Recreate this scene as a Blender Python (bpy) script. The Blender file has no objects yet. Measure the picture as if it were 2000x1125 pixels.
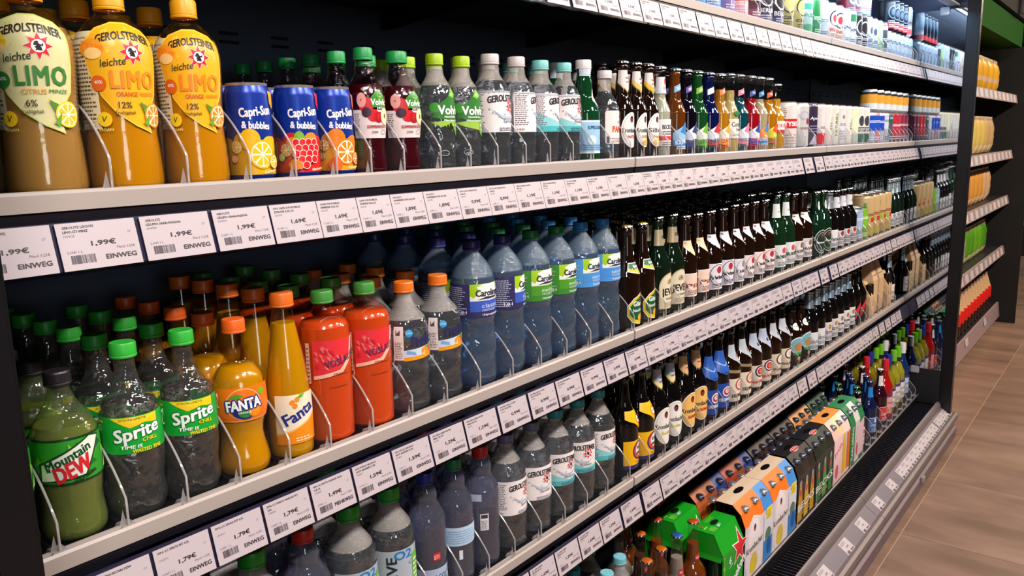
import bpy, bmesh, math, random
from mathutils import Vector, Matrix
random.seed(7)
SC = bpy.context.scene
COL = SC.collection
PI = math.pi
H = 1.67                                   # eye height above the floor

# ------------------------------------------------------------------ camera, world, lights, exposure
def cam_matrix(yaw, pitch, roll):
    cy, sy, cp, sp = math.cos(yaw), math.sin(yaw), math.cos(pitch), math.sin(pitch)
    fwd = Vector((sy*cp, cy*cp, sp)); right = Vector((cy, -sy, 0)); up = right.cross(fwd)
    cr, sr = math.cos(roll), math.sin(roll)
    r2, u2 = right*cr + up*sr, up*cr - right*sr
    m = Matrix((r2, u2, -fwd)).transposed().to_4x4()
    m.translation = Vector((0, 0, H))
    return m
cd = bpy.data.cameras.new('camera'); cam = bpy.data.objects.new('camera', cd); COL.objects.link(cam)
cam.matrix_world = cam_matrix(math.radians(51.3276), math.radians(-10.3197), math.radians(-1.3801))
cd.sensor_width = 36; cd.lens = 1564.67/2000*36; cd.clip_start = .02; cd.clip_end = 60
SC.camera = cam
SC.view_settings.view_transform = 'Standard'; SC.view_settings.look = 'None'
SC.view_settings.gamma = 1; SC.view_settings.use_curve_mapping = False
SC.view_settings.exposure = 0.0
cy_ = SC.cycles
cy_.max_bounces = 10; cy_.diffuse_bounces = 3; cy_.glossy_bounces = 4; cy_.transmission_bounces = 8
cy_.transparent_max_bounces = 24; cy_.caustics_reflective = False; cy_.caustics_refractive = True
cy_.sample_clamp_indirect = 4; cy_.use_denoising = True
w = bpy.data.worlds.new('world'); SC.world = w; w.use_nodes = True
w.node_tree.nodes['Background'].inputs[0].default_value = (.60, .55, .66, 1)
w.node_tree.nodes['Background'].inputs[1].default_value = .035

def area(name, loc, size, sizey, power, color, rot=(0, 0, 0)):
    l = bpy.data.lights.new(name, 'AREA'); l.shape = 'RECTANGLE'; l.size = size; l.size_y = sizey
    l.energy = power; l.color = color
    o = bpy.data.objects.new(name, l); COL.objects.link(o); o.location = loc; o.rotation_euler = rot
    return o
WARM = (1.0, .91, .87)
for i in range(8):
    x = -.5+i*1.45
    area('aisle_ceiling_lamp', (x, -.70, 3.05), .42, .16, 47 if x < 6 else 36, WARM if x < 4.6 else (1, .80, .58), (math.radians(20), 0, 0))
area('canopy_lamp', (3.72, .86, H+.612), 1.75, .04, 7, (.40, .68, 1.0), (math.radians(18), 0, 0))
area('canopy_lamp', (1.6, .86, H+.612), 2.4, .04, 2.5, (.86, .90, 1.0), (math.radians(18), 0, 0))
area('canopy_lining_fill', (3.25, .86, H+.637), 2.7, .03, 22, (.60, .80, 1.0), (math.radians(122), 0, 0))  # added up-facing light for the strip's upward glow, brightens the lining
area('shop_window_light', (-1.2, -3.6, 1.9), .9, 1.1, 20, (.86, .95, 1.0), (math.radians(82), 0, math.radians(-18)))
area('green_band_fill', (7.4, .55, H+.95), 1.6, .06, .25, (.9, 1, .8), (math.radians(70), 0, 0))  # added light with no fixture, brightens the green bulkhead

# ------------------------------------------------------------------ materials
def lin(c):
    return c/12.92 if c <= .04045 else ((c+.055)/1.055)**2.4
def rgb(h):
    h = h.lstrip('#'); return tuple(lin(int(h[i:i+2], 16)/255) for i in (0, 2, 4)) + (1,)
_mats = {}
def M(col, rough=.45, metal=0., coat=0., bump=0, bscale=300, spec=.5, emis=0, name=None):
    key = (col, rough, metal, coat, bump, bscale, spec, emis)
    if key in _mats: return _mats[key]
    m = bpy.data.materials.new(name or 'paint'); m.use_nodes = True; nt = m.node_tree
    b = nt.nodes['Principled BSDF']
    b.inputs['Base Color'].default_value = rgb(col); b.inputs['Roughness'].default_value = rough
    b.inputs['Metallic'].default_value = metal; b.inputs['Coat Weight'].default_value = coat
    b.inputs['Coat Roughness'].default_value = .04; b.inputs['Specular IOR Level'].default_value = spec
    if emis:
        b.inputs['Emission Color'].default_value = rgb(col); b.inputs['Emission Strength'].default_value = emis
    if bump:
        n = nt.nodes.new('ShaderNodeTexNoise'); n.inputs['Scale'].default_value = bscale; n.inputs['Detail'].default_value = 3
        t = nt.nodes.new('ShaderNodeTexCoord'); nt.links.new(t.outputs['Object'], n.inputs['Vector'])
        p = nt.nodes.new('ShaderNodeBump'); p.inputs['Strength'].default_value = bump; p.inputs['Distance'].default_value = .002
        nt.links.new(n.outputs['Fac'], p.inputs['Height']); nt.links.new(p.outputs[0], b.inputs['Normal'])
    _mats[key] = m
    return m
def shell(tint, refl=.9, rough=.04, bump=.12, bscale=60, ior=1.5, haze=0.):
    """thin clear plastic: see-through film with a Fresnel gloss"""
    key = ('shell', tint, refl, rough, bump, bscale, ior, haze)
    if key in _mats: return _mats[key]
    m = bpy.data.materials.new('clear_plastic'); m.use_nodes = True; nt = m.node_tree
    nt.nodes.remove(nt.nodes['Principled BSDF']); out = nt.nodes['Material Output']
    t = nt.nodes.new('ShaderNodeBsdfTransparent'); t.inputs[0].default_value = rgb(tint)
    g = nt.nodes.new('ShaderNodeBsdfGlossy'); g.inputs['Roughness'].default_value = rough
    g.inputs['Color'].default_value = (refl, refl, refl, 1)
    f = nt.nodes.new('ShaderNodeLayerWeight'); f.inputs['Blend'].default_value = .5   # Schlick's curve, the same from both sides of the film
    pw = nt.nodes.new('ShaderNodeMath'); pw.operation = 'POWER'; pw.inputs[1].default_value = 5
    f0 = ((ior-1)/(ior+1))**2
    ma = nt.nodes.new('ShaderNodeMath'); ma.operation = 'MULTIPLY_ADD'; ma.inputs[1].default_value = 1-f0; ma.inputs[2].default_value = f0
    nt.links.new(f.outputs['Facing'], pw.inputs[0]); nt.links.new(pw.outputs[0], ma.inputs[0])
    mx = nt.nodes.new('ShaderNodeMixShader')
    if bump:
        n = nt.nodes.new('ShaderNodeTexNoise'); n.inputs['Scale'].default_value = bscale
        c = nt.nodes.new('ShaderNodeTexCoord'); nt.links.new(c.outputs['Object'], n.inputs['Vector'])
        p = nt.nodes.new('ShaderNodeBump'); p.inputs['Strength'].default_value = bump; p.inputs['Distance'].default_value = .01
        nt.links.new(n.outputs['Fac'], p.inputs['Height'])
        nt.links.new(p.outputs[0], g.inputs['Normal']); nt.links.new(p.outputs[0], f.inputs['Normal'])
    tr = t.outputs[0]
    if haze:                                # diffuse share: head space condensation, elsewhere transmitted brightness put into the plastic's colour
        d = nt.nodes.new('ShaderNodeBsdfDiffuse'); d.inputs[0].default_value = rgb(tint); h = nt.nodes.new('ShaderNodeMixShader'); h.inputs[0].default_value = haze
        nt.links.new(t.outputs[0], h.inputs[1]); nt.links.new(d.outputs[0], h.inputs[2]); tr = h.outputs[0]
    nt.links.new(ma.outputs[0], mx.inputs[0]); nt.links.new(tr, mx.inputs[1]); nt.links.new(g.outputs[0], mx.inputs[2])
    nt.links.new(mx.outputs[0], out.inputs[0])
    _mats[key] = m
    return m
def fluid(tint, ior=1.33, rough=0., bump=.25, bscale=45):
    key = ('fluid', tint, ior, rough, bump, bscale)
    if key in _mats: return _mats[key]
    m = bpy.data.materials.new('clear_liquid'); m.use_nodes = True; nt = m.node_tree; b = nt.nodes['Principled BSDF']
    b.inputs['Base Color'].default_value = rgb(tint); b.inputs['Transmission Weight'].default_value = 1
    b.inputs['IOR'].default_value = ior; b.inputs['Roughness'].default_value = rough
    if bump:
        n = nt.nodes.new('ShaderNodeTexNoise'); n.inputs['Scale'].default_value = bscale
        c = nt.nodes.new('ShaderNodeTexCoord'); nt.links.new(c.outputs['Object'], n.inputs['Vector'])
        p = nt.nodes.new('ShaderNodeBump'); p.inputs['Strength'].default_value = bump; p.inputs['Distance'].default_value = .01
        nt.links.new(n.outputs['Fac'], p.inputs['Height']); nt.links.new(p.outputs[0], b.inputs['Normal'])
    _mats[key] = m
    return m
def juice(col, rough=.25, sss=.25):
    key = ('juice', col)
    if key in _mats: return _mats[key]
    m = bpy.data.materials.new('cloudy_drink'); m.use_nodes = True; b = m.node_tree.nodes['Principled BSDF']
    b.inputs['Base Color'].default_value = rgb(col); b.inputs['Roughness'].default_value = rough
    b.inputs['Subsurface Weight'].default_value = sss; b.inputs['Subsurface Radius'].default_value = (1, .6, .3); b.inputs['Subsurface Scale'].default_value = .012
    b.inputs['Coat Weight'].default_value = .6
    _mats[key] = m
    return m
def glass(col, rough=.04):
    return M(col, rough, 0, .15, 0, 300, .5)

BLACK = M('#0b0b10', .5); DARK = M('#15151c', .45); STEEL = M('#c9c8cc', .3, .9); RAILC = M('#b0a49c', .38, .0, .1)
SILVER = M('#d9d9dc', .22, 1.0); GOLD = M('#c8a04a', .3, 1.0)
INK = '#2b2129'

# ------------------------------------------------------------------ mesh helpers
class MB:
    def __init__(s): s.v = []; s.f = []; s.m = []
    def add(s, vs, fs, mi=0):
        k = len(s.v); s.v += [tuple(p) for p in vs]
        for f in fs: s.f.append([k+i for i in f]); s.m.append(mi)
        return s
    def box(s, x0, y0, z0, x1, y1, z1, mi=0):
        return s.add([(x0, y0, z0), (x1, y0, z0), (x1, y1, z0), (x0, y1, z0), (x0, y0, z1), (x1, y0, z1), (x1, y1, z1), (x0, y1, z1)],
                     [(0, 3, 2, 1), (4, 5, 6, 7), (0, 1, 5, 4), (1, 2, 6, 5), (2, 3, 7, 6), (3, 0, 4, 7)], mi)
    def prism(s, poly, x0, x1, mi=0):
        """poly of (y,z) extruded along X"""
        n = len(poly)
        return s.add([(x0, y, z) for y, z in poly] + [(x1, y, z) for y, z in poly],
                     [tuple(range(n)), tuple(range(2*n-1, n-1, -1))] + [(i, n+i, n+(i+1) % n, (i+1) % n) for i in range(n)], mi)
    def lathe(s, prof, seg=24, mi=0, flute=None, c=(0, 0, 0)):
        k0 = []
        vs = []; fs = []
        for r, z in prof:
            if r < 1e-6: k0.append((len(vs), 1)); vs.append((c[0], c[1], c[2]+z))
            else:
                k0.append((len(vs), seg))
                for i in range(seg):
                    a = 2*PI*i/seg; q = r*(1+flute*(i % 2)) if flute else r
                    vs.append((c[0]+q*math.sin(a), c[1]-q*math.cos(a), c[2]+z))
        for (a, na), (b, nb) in zip(k0, k0[1:]):
            for i in range(seg):
                j = (i+1) % seg
                if na == 1 and nb == 1: continue
                if na == 1: fs.append((a, b+j, b+i))
                elif nb == 1: fs.append((a+i, a+j, b))
                else: fs.append((a+i, a+j, b+j, b+i))
        return s.add(vs, fs, mi)
    def tube(s, pts, r, seg=6, mi=0):
        vs = []; fs = []; n = len(pts)
        for i, p in enumerate(pts):
            d = Vector(pts[min(i+1, n-1)]) - Vector(pts[max(i-1, 0)]); d.normalize()
            a = d.cross(Vector((1, 0, 0)) if abs(d.x) < .9 else Vector((0, 0, 1))).normalized(); b = d.cross(a)
            for k in range(seg):
                t = 2*PI*k/seg; q = Vector(p) + a*(r*math.cos(t)) + b*(r*math.sin(t)); vs.append(tuple(q))
        for i in range(n-1):
            for k in range(seg):
                j = (k+1) % seg; fs.append((i*seg+k, i*seg+j, (i+1)*seg+j, (i+1)*seg+k))
        fs.append(tuple(range(seg-1, -1, -1))); fs.append(tuple((n-1)*seg+k for k in range(seg)))
        return s.add(vs, fs, mi)
    def mesh(s, name, mats, smooth=True, ang=35):
        me = bpy.data.meshes.new(name); me.from_pydata(s.v, [], s.f)
        for m in mats: me.materials.append(m)
        if len(mats) > 1: me.polygons.foreach_set('material_index', s.m)
        if smooth:
            me.polygons.foreach_set('use_smooth', [True]*len(me.polygons)); me.set_sharp_from_angle(angle=math.radians(ang))
        me.update()
        return me
def ob(name, me, parent=None, loc=None):
    o = bpy.data.objects.new(name, me); COL.objects.link(o)
    if parent is not None: o.parent = parent
    if loc: o.location = loc
    return o
def tag(o, label, cat, group=None):
    o['label'] = label; o['category'] = cat
    if group: o['group'] = group
    return o
def thing(name, label, cat, loc=(0, 0, 0), rz=0, group=None):
    o = ob(name, None, None, loc); o.rotation_euler = (0, 0, rz); o.empty_display_size = .02
    return tag(o, label, cat, group)
def structure(name, me, loc=None, parent=None):
    o = ob(name, me, parent, loc)
    if parent is None: o['kind'] = 'structure'
    return o
def bevel(me, w=.002, seg=2):
    b = bmesh.new(); b.from_mesh(me)
    bmesh.ops.bevel(b, geom=b.edges[:], offset=w, segments=seg, affect='EDGES', clamp_overlap=True)
    b.to_mesh(me); b.free(); return me

# ------------------------------------------------------------------ flat print that follows a surface
_txt = {}
_DG = bpy.context.evaluated_depsgraph_get
def text2d(s, shear=0., bold=0., res=2, sp=1.):
    key = (s, shear, bold, res, sp)
    if key in _txt: return _txt[key]
    c = bpy.data.curves.new('t', 'FONT'); c.body = s; c.size = 1; c.resolution_u = res; c.shear = shear; c.offset = bold
    c.space_character = sp
    o = bpy.data.objects.new('t', c); COL.objects.link(o)
    me = bpy.data.meshes.new_from_object(o.evaluated_get(_DG()))
    vs = [(v.co.x, v.co.y) for v in me.vertices]; fs = [tuple(p.vertices) for p in me.polygons]
    bpy.data.objects.remove(o); bpy.data.curves.remove(c); bpy.data.meshes.remove(me)
    if vs:
        x0 = min(p[0] for p in vs); x1 = max(p[0] for p in vs); y0 = min(p[1] for p in vs); y1 = max(p[1] for p in vs)
    else: x0 = x1 = y0 = y1 = 0
    _txt[key] = (vs, fs, x0, x1, y0, y1)
    return _txt[key]
UNREAD = set('PURE STARK Energy ZERO KIBA KIRSCH HEMP BIO LEMON. LIME Export Rio RIO Rosso Blanc Weiss Frizz Secco Perl PEACH ALOE DARK RADLER. STOUT stout ZORRO SPRITZ No.7 tonic HELL BECK PER R FASS BAD KIRS PFIR KLAR ERDB SALI PFIRSICH KLARER ERDBEER COLA. Bräu MONK Hell Kromb'.split())
class Art:
    """collects flat 2-D shapes (u along, v up, metres) by colour, later laid on a surface"""
    def __init__(s): s.p = []
    def poly(s, pts, col, rough=.35, metal=0):
        s.p.append((list(pts), [tuple(range(len(pts)))], M(col, rough, metal))); return s
    def rect(s, u0, v0, u1, v1, col, **k): return s.poly([(u0, v0), (u1, v0), (u1, v1), (u0, v1)], col, **k)
    def ell(s, cu, cv, ru, rv, col, n=24, a0=0, a1=2*PI, **k):
        return s.poly([(cu+ru*math.cos(a0+(a1-a0)*i/n), cv+rv*math.sin(a0+(a1-a0)*i/n)) for i in range(n)], col, **k)
    def ring(s, cu, cv, ru, rv, t, col, n=28):
        vs = []; fs = []
        for i in range(n):
            a = 2*PI*i/n
            vs += [(cu+ru*math.cos(a), cv+rv*math.sin(a)), (cu+(ru-t)*math.cos(a), cv+(rv-t)*math.sin(a))]
            j = (i+1) % n; fs.append((2*i, 2*j, 2*j+1, 2*i+1))
        s.p.append((vs, fs, M(col, .35))); return s
    def rrect(s, u0, v0, u1, v1, r, col, **k):
        pts = []
        for cx, cy, a in ((u1-r, v1-r, 0), (u0+r, v1-r, PI/2), (u0+r, v0+r, PI), (u1-r, v0+r, 1.5*PI)):
            for i in range(5): pts.append((cx+r*math.cos(a+i*PI/8), cy+r*math.sin(a+i*PI/8)))
        return s.poly(pts, col, **k)
    def star(s, cu, cv, R, r, n, col, rot=PI/2):
        vs = [(cu, cv)]; fs = []
        for i in range(2*n):
            a = rot+PI*i/n; q = R if i % 2 == 0 else r; vs.append((cu+q*math.cos(a), cv+q*math.sin(a)))
        for i in range(2*n): fs.append((0, 1+i, 1+(i+1) % (2*n)))
        s.p.append((vs, fs, M(col, .35))); return s
    def txt(s, t, cu, cv, h, col, w=None, shear=0., bold=.02, rot=0., arc=0., res=2, align='c', sp=1., wmax=None):
        """capital height h, centred at (cu,cv); w fits the width; arc bends the baseline up in the middle"""
        if t in UNREAD:                      # print that the photograph does not let one read: strokes only
            W = w or .03; return s.lines(cu-W/2, cv-h/2, cu+W/2, cv+h/2, 2, col, len(t), .55)
        vs, fs, x0, x1, y0, y1 = text2d(t, shear, 0., res, sp)
        if not vs: return s
        k = h/.73; kx = k
        if w: kx = w/(x1-x0)
        elif wmax and (x1-x0)*k > wmax: kx = wmax/(x1-x0)
        ux = {'c': (x0+x1)/2, 'l': x0, 'r': x1}[align]; hw = (x1-x0)/2
        c, sn = math.cos(rot), math.sin(rot); out = []
        for x, y in vs:
            a = (x-ux)*kx; b = (y-.365)*k
            if arc: b -= arc*((x-(x0+x1)/2)/hw)**2
            out.append((cu+a*c-b*sn, cv+a*sn+b*c))
        b = min(bold*1.25, .042)*h if bold < .08 else bold*h*.5       # weight comes from doubled strokes
        sh = [(0, 0)] if b <= 0 else [(-b, 0), (b, 0)] if bold < .03 else [(-b, -b*.7), (b, -b*.7), (b, b*.7), (-b, b*.7)] if bold < .08 else [(b*2*math.cos(k*PI/4), b*2*math.sin(k*PI/4)) for k in range(8)]
        for dx, dy in sh: s.p.append(([(x+dx*c-dy*sn, y+dx*sn+dy*c) for x, y in out], fs, M(col, .4)))
        return s
    def bars(s, u0, v0, u1, v1, n=22, col=INK, seed=1):
        rnd = random.Random(seed); x = u0; vs = []; fs = []; step = (u1-u0)/n
        for i in range(n):
            b = step*rnd.choice((.3, .5, .75)); k = len(vs)
            vs += [(x, v0), (x+b, v0), (x+b, v1), (x, v1)]; fs.append((k, k+1, k+2, k+3)); x += step
        s.p.append((vs, fs, M(col, .4))); return s
    def lines(s, u0, v0, u1, v1, n, col, seed=3, t=.45):
        """block of fine print too small to read"""
        rnd = random.Random(seed); vs = []; fs = []; dv = (v1-v0)/n
        for i in range(n):
            x = u0; v = v0+i*dv; e = u0+(u1-u0)*rnd.uniform(.75, 1)
            while x < e:
                b = rnd.uniform(.002, .006); k = len(vs)
                vs += [(x, v), (min(x+b, e), v), (min(x+b, e), v+dv*t), (x, v+dv*t)]; fs.append((k, k+1, k+2, k+3)); x += b+.0012
        s.p.append((vs, fs, M(col, .45))); return s
    def citrus(s, u, v, R, peel, flesh, pith='#fff3d2', n=8):
        s.ell(u, v, R, R, peel); s.ell(u, v, R*.86, R*.86, pith)
        for i in range(n):
            a = 2*PI*i/n; b = a+2*PI/n; m = (a+b)/2
            s.poly([(u+.12*R*math.cos(m), v+.12*R*math.sin(m)), (u+.76*R*math.cos(a+.1), v+.76*R*math.sin(a+.1)),
                    (u+.8*R*math.cos(m), v+.8*R*math.sin(m)), (u+.76*R*math.cos(b-.1), v+.76*R*math.sin(b-.1))], flesh)
        return s
    def sun(s, u, v, R):
        """red eight-rayed sun with a dark lion on a white disc"""
        s.star(u, v, R*1.08, R*.6, 8, '#f6e9e2'); s.star(u, v, R, R*.55, 8, '#d8202c'); s.ell(u, v, R*.48, R*.48, '#f4efe9')
        q = [(-.24, -.34), (-.08, -.30), (-.04, -.14), (.06, -.16), (.10, -.34), (.24, -.34), (.20, -.14), (.14, .02), (.30, -.02), (.34, .18), (.26, .20), (.24, .10), (.10, .12), (.02, .22), (-.02, .36), (-.20, .34), (-.28, .22), (-.16, .18), (-.32, .10), (-.28, .02), (-.12, .06), (-.26, -.10), (-.18, -.16), (-.10, -.06), (-.16, -.22)]
        return s.poly([(u+a*R, v+b*R) for a, b in q], '#221c26')
    def build(s, name, surf, du=.006, vcuts=(), lift=.00007, base=.0005):
        """surf(u, v, off) -> xyz"""
        V = []; F = []; MI = []; mats = []
        for li, (vs, fs, m) in enumerate(s.p):
            if m not in mats: mats.append(m)
            mi = mats.index(m); off = base+lift*li
            us = [p[0] for p in vs]; big = max(us)-min(us) > du*1.5
            cut_v = [c for c in vcuts if min(p[1] for p in vs) < c < max(p[1] for p in vs)]
            if (big and du) or cut_v:
                b = bmesh.new(); bv = [b.verts.new((x, y, 0)) for x, y in vs]
                for f in fs:
                    try: b.faces.new([bv[i] for i in f])
                    except ValueError: pass
                if len(fs) == 1 and len(fs[0]) > 4: bmesh.ops.triangulate(b, faces=b.faces[:])
                if big and du:
                    x = math.ceil(min(us)/du)*du
                    while x < max(us):
                        bmesh.ops.bisect_plane(b, geom=b.verts[:]+b.edges[:]+b.faces[:], dist=1e-7, plane_co=(x, 0, 0), plane_no=(1, 0, 0)); x += du
                for c in cut_v:
                    bmesh.ops.bisect_plane(b, geom=b.verts[:]+b.edges[:]+b.faces[:], dist=1e-7, plane_co=(0, c, 0), plane_no=(0, 1, 0))
                b.verts.index_update(); vs = [(v.co.x, v.co.y) for v in b.verts]; fs = [tuple(v.index for v in f.verts) for f in b.faces]; b.free()
            k = len(V); V += [surf(u, v, off) for u, v in vs]
            for f in fs:
                a, b2, c = (Vector((vs[i][0], vs[i][1])) for i in f[:3])
                F.append([k+i for i in (f if (b2-a).cross(c-a) >= 0 else f[::-1])]); MI.append(mi)
        me = bpy.data.meshes.new(name); me.from_pydata(V, [], F)
        for m in mats: me.materials.append(m)
        me.polygons.foreach_set('material_index', MI); me.polygons.foreach_set('use_smooth', [True]*len(F)); me.update()
        return me
def prof_r(prof, z):
    for (r0, z0), (r1, z1) in zip(prof, prof[1:]):
        if z0 <= z <= z1 and z1 > z0: return r0+(r1-r0)*(z-z0)/(z1-z0)
    return prof[0][0] if z < prof[0][1] else prof[-1][0]
def cyl(prof, R):
    def f(u, v, off):
        r = prof_r(prof, v)+off; a = u/R
        return (r*math.sin(a), -r*math.cos(a), v)
    return f
def smoothprof(pts, n=3):
    """Catmull-Rom through the profile points, n steps a span"""
    out = []
    for i in range(len(pts)-1):
        p0 = pts[max(i-1, 0)]; p1 = pts[i]; p2 = pts[i+1]; p3 = pts[min(i+2, len(pts)-1)]
        for k in range(n):
            t = k/n; q = []
            for d in (0, 1):
                m1 = (p2[d]-p0[d])/2; m2 = (p3[d]-p1[d])/2
                q.append((2*t**3-3*t*t+1)*p1[d]+(t**3-2*t*t+t)*m1+(-2*t**3+3*t*t)*p2[d]+(t**3-t*t)*m2)
            out.append((max(q[0], .001), q[1]))
    out.append(pts[-1])
    z = -1; res = []
    for r, q in out:
        q = max(q, z+1e-5); res.append((r, q)); z = q
    return res

# ------------------------------------------------------------------ bottles and cans: one prototype of each kind, as shared meshes
KINDS = {}
def kind(key, name, desc, cat, h, R, parts, short=None):
    KINDS[key] = dict(name=name, desc=desc, cat=cat, h=h, R=R, parts=parts)
def base_close(p): return [(0, p[0][1]+.004), (p[0][0]*.55, p[0][1]+.004)] + p
def inset(p, d, z1):
    q = [(max(r-d, .0008), z) for r, z in p if z < z1]
    rr = max(prof_r(p, z1)-d, .001)
    q = [(r, z+(.0015 if i == 0 else 0)) for i, (r, z) in enumerate(q)]
    return [(0, q[0][1])] + q + [(rr, z1), (0, z1)]
def pet_prof(h, R, nk=.0125, sh=.60, waist=None, ribs=None, foot=.84, sq=.80):
    top = h-.016
    pts = [(R*foot, 0), (R*.97, .007), (R, .02)]
    if waist: zc, r = waist; pts += [(R, zc-.04), (r, zc), (R, zc+.035)] if zc-.04 > .022 else [(r, zc), (R, zc+.035)]
    pts += [(R, h*sh), (R*.965, h*(sh+.05)), (R*sq, h*(sh+.12)), (R*.5, h*(sh+.20)), (nk*1.12, h*min(sh+.26, .9)), (nk, top-.012), (nk, top)]
    pts = [p for i, p in enumerate(pts) if i == 0 or p[1] > pts[i-1][1]]
    p = smoothprof(pts, 3)
    if ribs:
        z0, z1, n, a = ribs; q = [x for x in p if x[1] < z0 or x[1] > z1]; k = 0
        while q[k][1] < z0: k += 1
        ins = []
        for i in range(n*2+1):
            z = z0+(z1-z0)*i/(n*2); ins.append((prof_r(p, z)-(a if i % 2 else 0), z))
        p = q[:k]+ins+q[k:]
    return p
_caps = {}
def screwcap(r, h, col, z, top=None):
    key = (r, h, col, round(z, 4))
    if key not in _caps:
        m = MB().lathe([(r*1.0, 0), (r*1.03, .002), (r*1.0, .0035), (r*.96, .004), (r, .0045), (r, h*.88), (r*.93, h), (0, h*1.0)], 36, 0, .018, (0, 0, z))
        _caps[key] = m.mesh('cap', [M(col, .4)], True, 28)
    return _caps[key]
def crown(z, col, r=.0145, rim=None):
    key = ('crown', col, round(z, 4), r)
    if key not in _caps:
        m = MB().lathe([(r*1.13, 0), (r*1.1, .002), (r*1.0, .0045)], 30, 0, .09, (0, 0, z))
        m.lathe([(r*1.0, .0045), (r*.86, .0062), (0, .0066)], 30, 1, None, (0, 0, z))
        _caps[key] = m.mesh('crown_cap', [SILVER if rim is None else M(rim, .3, .8), M(col, .28, .3)], True, 40)
    return _caps[key]
def labelmesh(art, prof, R, vc=0.01, v0=0, v1=.3, du=.006):
    cuts = []; z = v0
    while z < v1: cuts.append(z); z += vc
    return art.build('label', cyl(prof, R), du, cuts)
def pet(key, name, desc, h, R, prof, liq, sh, fill, cap, arts, cat='bottle'):
    bc = base_close(prof); mb = MB()
    if sh in (PETS, PETB) and liq:          # misted head space above the water line
        k = max(i for i, q in enumerate(bc) if q[1] <= fill); mb.lathe(bc[:k+1], 24, 0); mb.lathe(bc[k:], 24, 1)
        body = mb.mesh('bottle_body', [sh, MIST if sh is PETS else MISTB], True, 60)
    else: body = mb.lathe(bc, 24).mesh('bottle_body', [sh], True, 60)
    clear = bool(liq and liq.name.startswith('clear'))
    if clear: petal(body)
    parts = [('bottle_body', body, None)]
    if liq:
        dm = MB().lathe(inset(prof, .0012, fill), 24).mesh('drink', [liq], True, 60); parts.append(('drink', petal(dm) if clear else dm, None))
    cr, ch, cc = cap
    if ch: parts.append(('cap', screwcap(cr, ch, cc, h-ch), None))
    else: parts.append(('crown_cap', crown(h-.0066, cc, cr), None))
    for i, a in enumerate(arts): parts.append((('label', 'neck_label', 'back_label')[i], labelmesh(a, prof, R), None))
    kind(key, name, desc, cat, h, R, parts)
def beer_prof(h, R, nk=.0132, sh=.47, long=.74):
    return smoothprof([(R*.9, 0), (R, .005), (R, .03), (R, h*sh), (R*.97, h*(sh+.05)), (R*.80, h*(sh+.115)), (R*.57, h*(sh+.19)), (nk*1.3, h*long), (nk*1.06, h*.86), (nk, h-.024)], 3) + \
        [(nk*1.16, h-.022), (nk*1.18, h-.012), (nk*1.02, h-.010), (nk*1.0, h-.004)]
def beer(key, desc, h, R, g, crowncol, arts, prof=None, name='beer_bottle', liq=None, fill=None):
    p = prof or beer_prof(h, R)
    parts = [('bottle_body', MB().lathe(base_close(p)+[(0, p[-1][1])], 24).mesh('bottle_body', [g], True, 50), None)]
    if liq: parts.append(('drink', MB().lathe(inset(p, .0016, fill or h*.8), 20).mesh('drink', [liq], True, 60), None))
    parts.append(('crown_cap', crown(h-.0066, crowncol), None))
    for i, a in enumerate(arts): parts.append((('label', 'neck_label', 'back_label')[i], labelmesh(a, p, R), None))
    kind(key, name, desc, 'bottle', h, R, parts)
def can(key, desc, h, R, col, art, rim='#d5d3d2', band=None, name='drink_can', rough=.3, metal=.35):
    p = [(R*.70, .003), (R*.74, 0), (R*.80, .001), (R*.98, .009), (R, .013), (R, h-.016), (R*.985, h-.0125), (R*.90, h-.004)]
    body = MB().lathe([(0, .006)]+p, 28).mesh('can_body', [M(col, rough, metal)], True, 40)
    lid = MB().lathe([(R*.885, h-.004), (R*.905, h-.0005), (R*.89, h), (R*.86, h-.001), (R*.84, h-.005), (0, h-.0045)], 28)
    lid.box(-.006, -.012, h-.0045, .006, .010, h-.0030)
    parts = [('can_body', body, None), ('lid', lid.mesh('lid', [M(rim, .3, .8)], True, 40), None)]
    if art: parts.append(('printed_sleeve', art.build('printed_sleeve', cyl(p, R), .006, [.012, h-.02]), None))
    kind(key, name, desc, 'can', h, R, parts)
GREENGL = glass('#0d3a1e'); BROWNGL = glass('#1a0c06'); DKGL = glass('#0a0808'); AMBERGL = glass('#5a2d0a')
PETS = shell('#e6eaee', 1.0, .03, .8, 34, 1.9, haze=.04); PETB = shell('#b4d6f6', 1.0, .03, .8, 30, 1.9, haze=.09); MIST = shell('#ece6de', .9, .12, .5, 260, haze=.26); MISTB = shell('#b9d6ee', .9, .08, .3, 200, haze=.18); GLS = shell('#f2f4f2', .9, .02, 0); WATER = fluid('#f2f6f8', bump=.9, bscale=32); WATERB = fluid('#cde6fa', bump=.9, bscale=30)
SODA = fluid('#f8f7f2', bump=.9, bscale=32); DEW = fluid('#a7b31e', 1.33, 0, .2)

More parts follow.
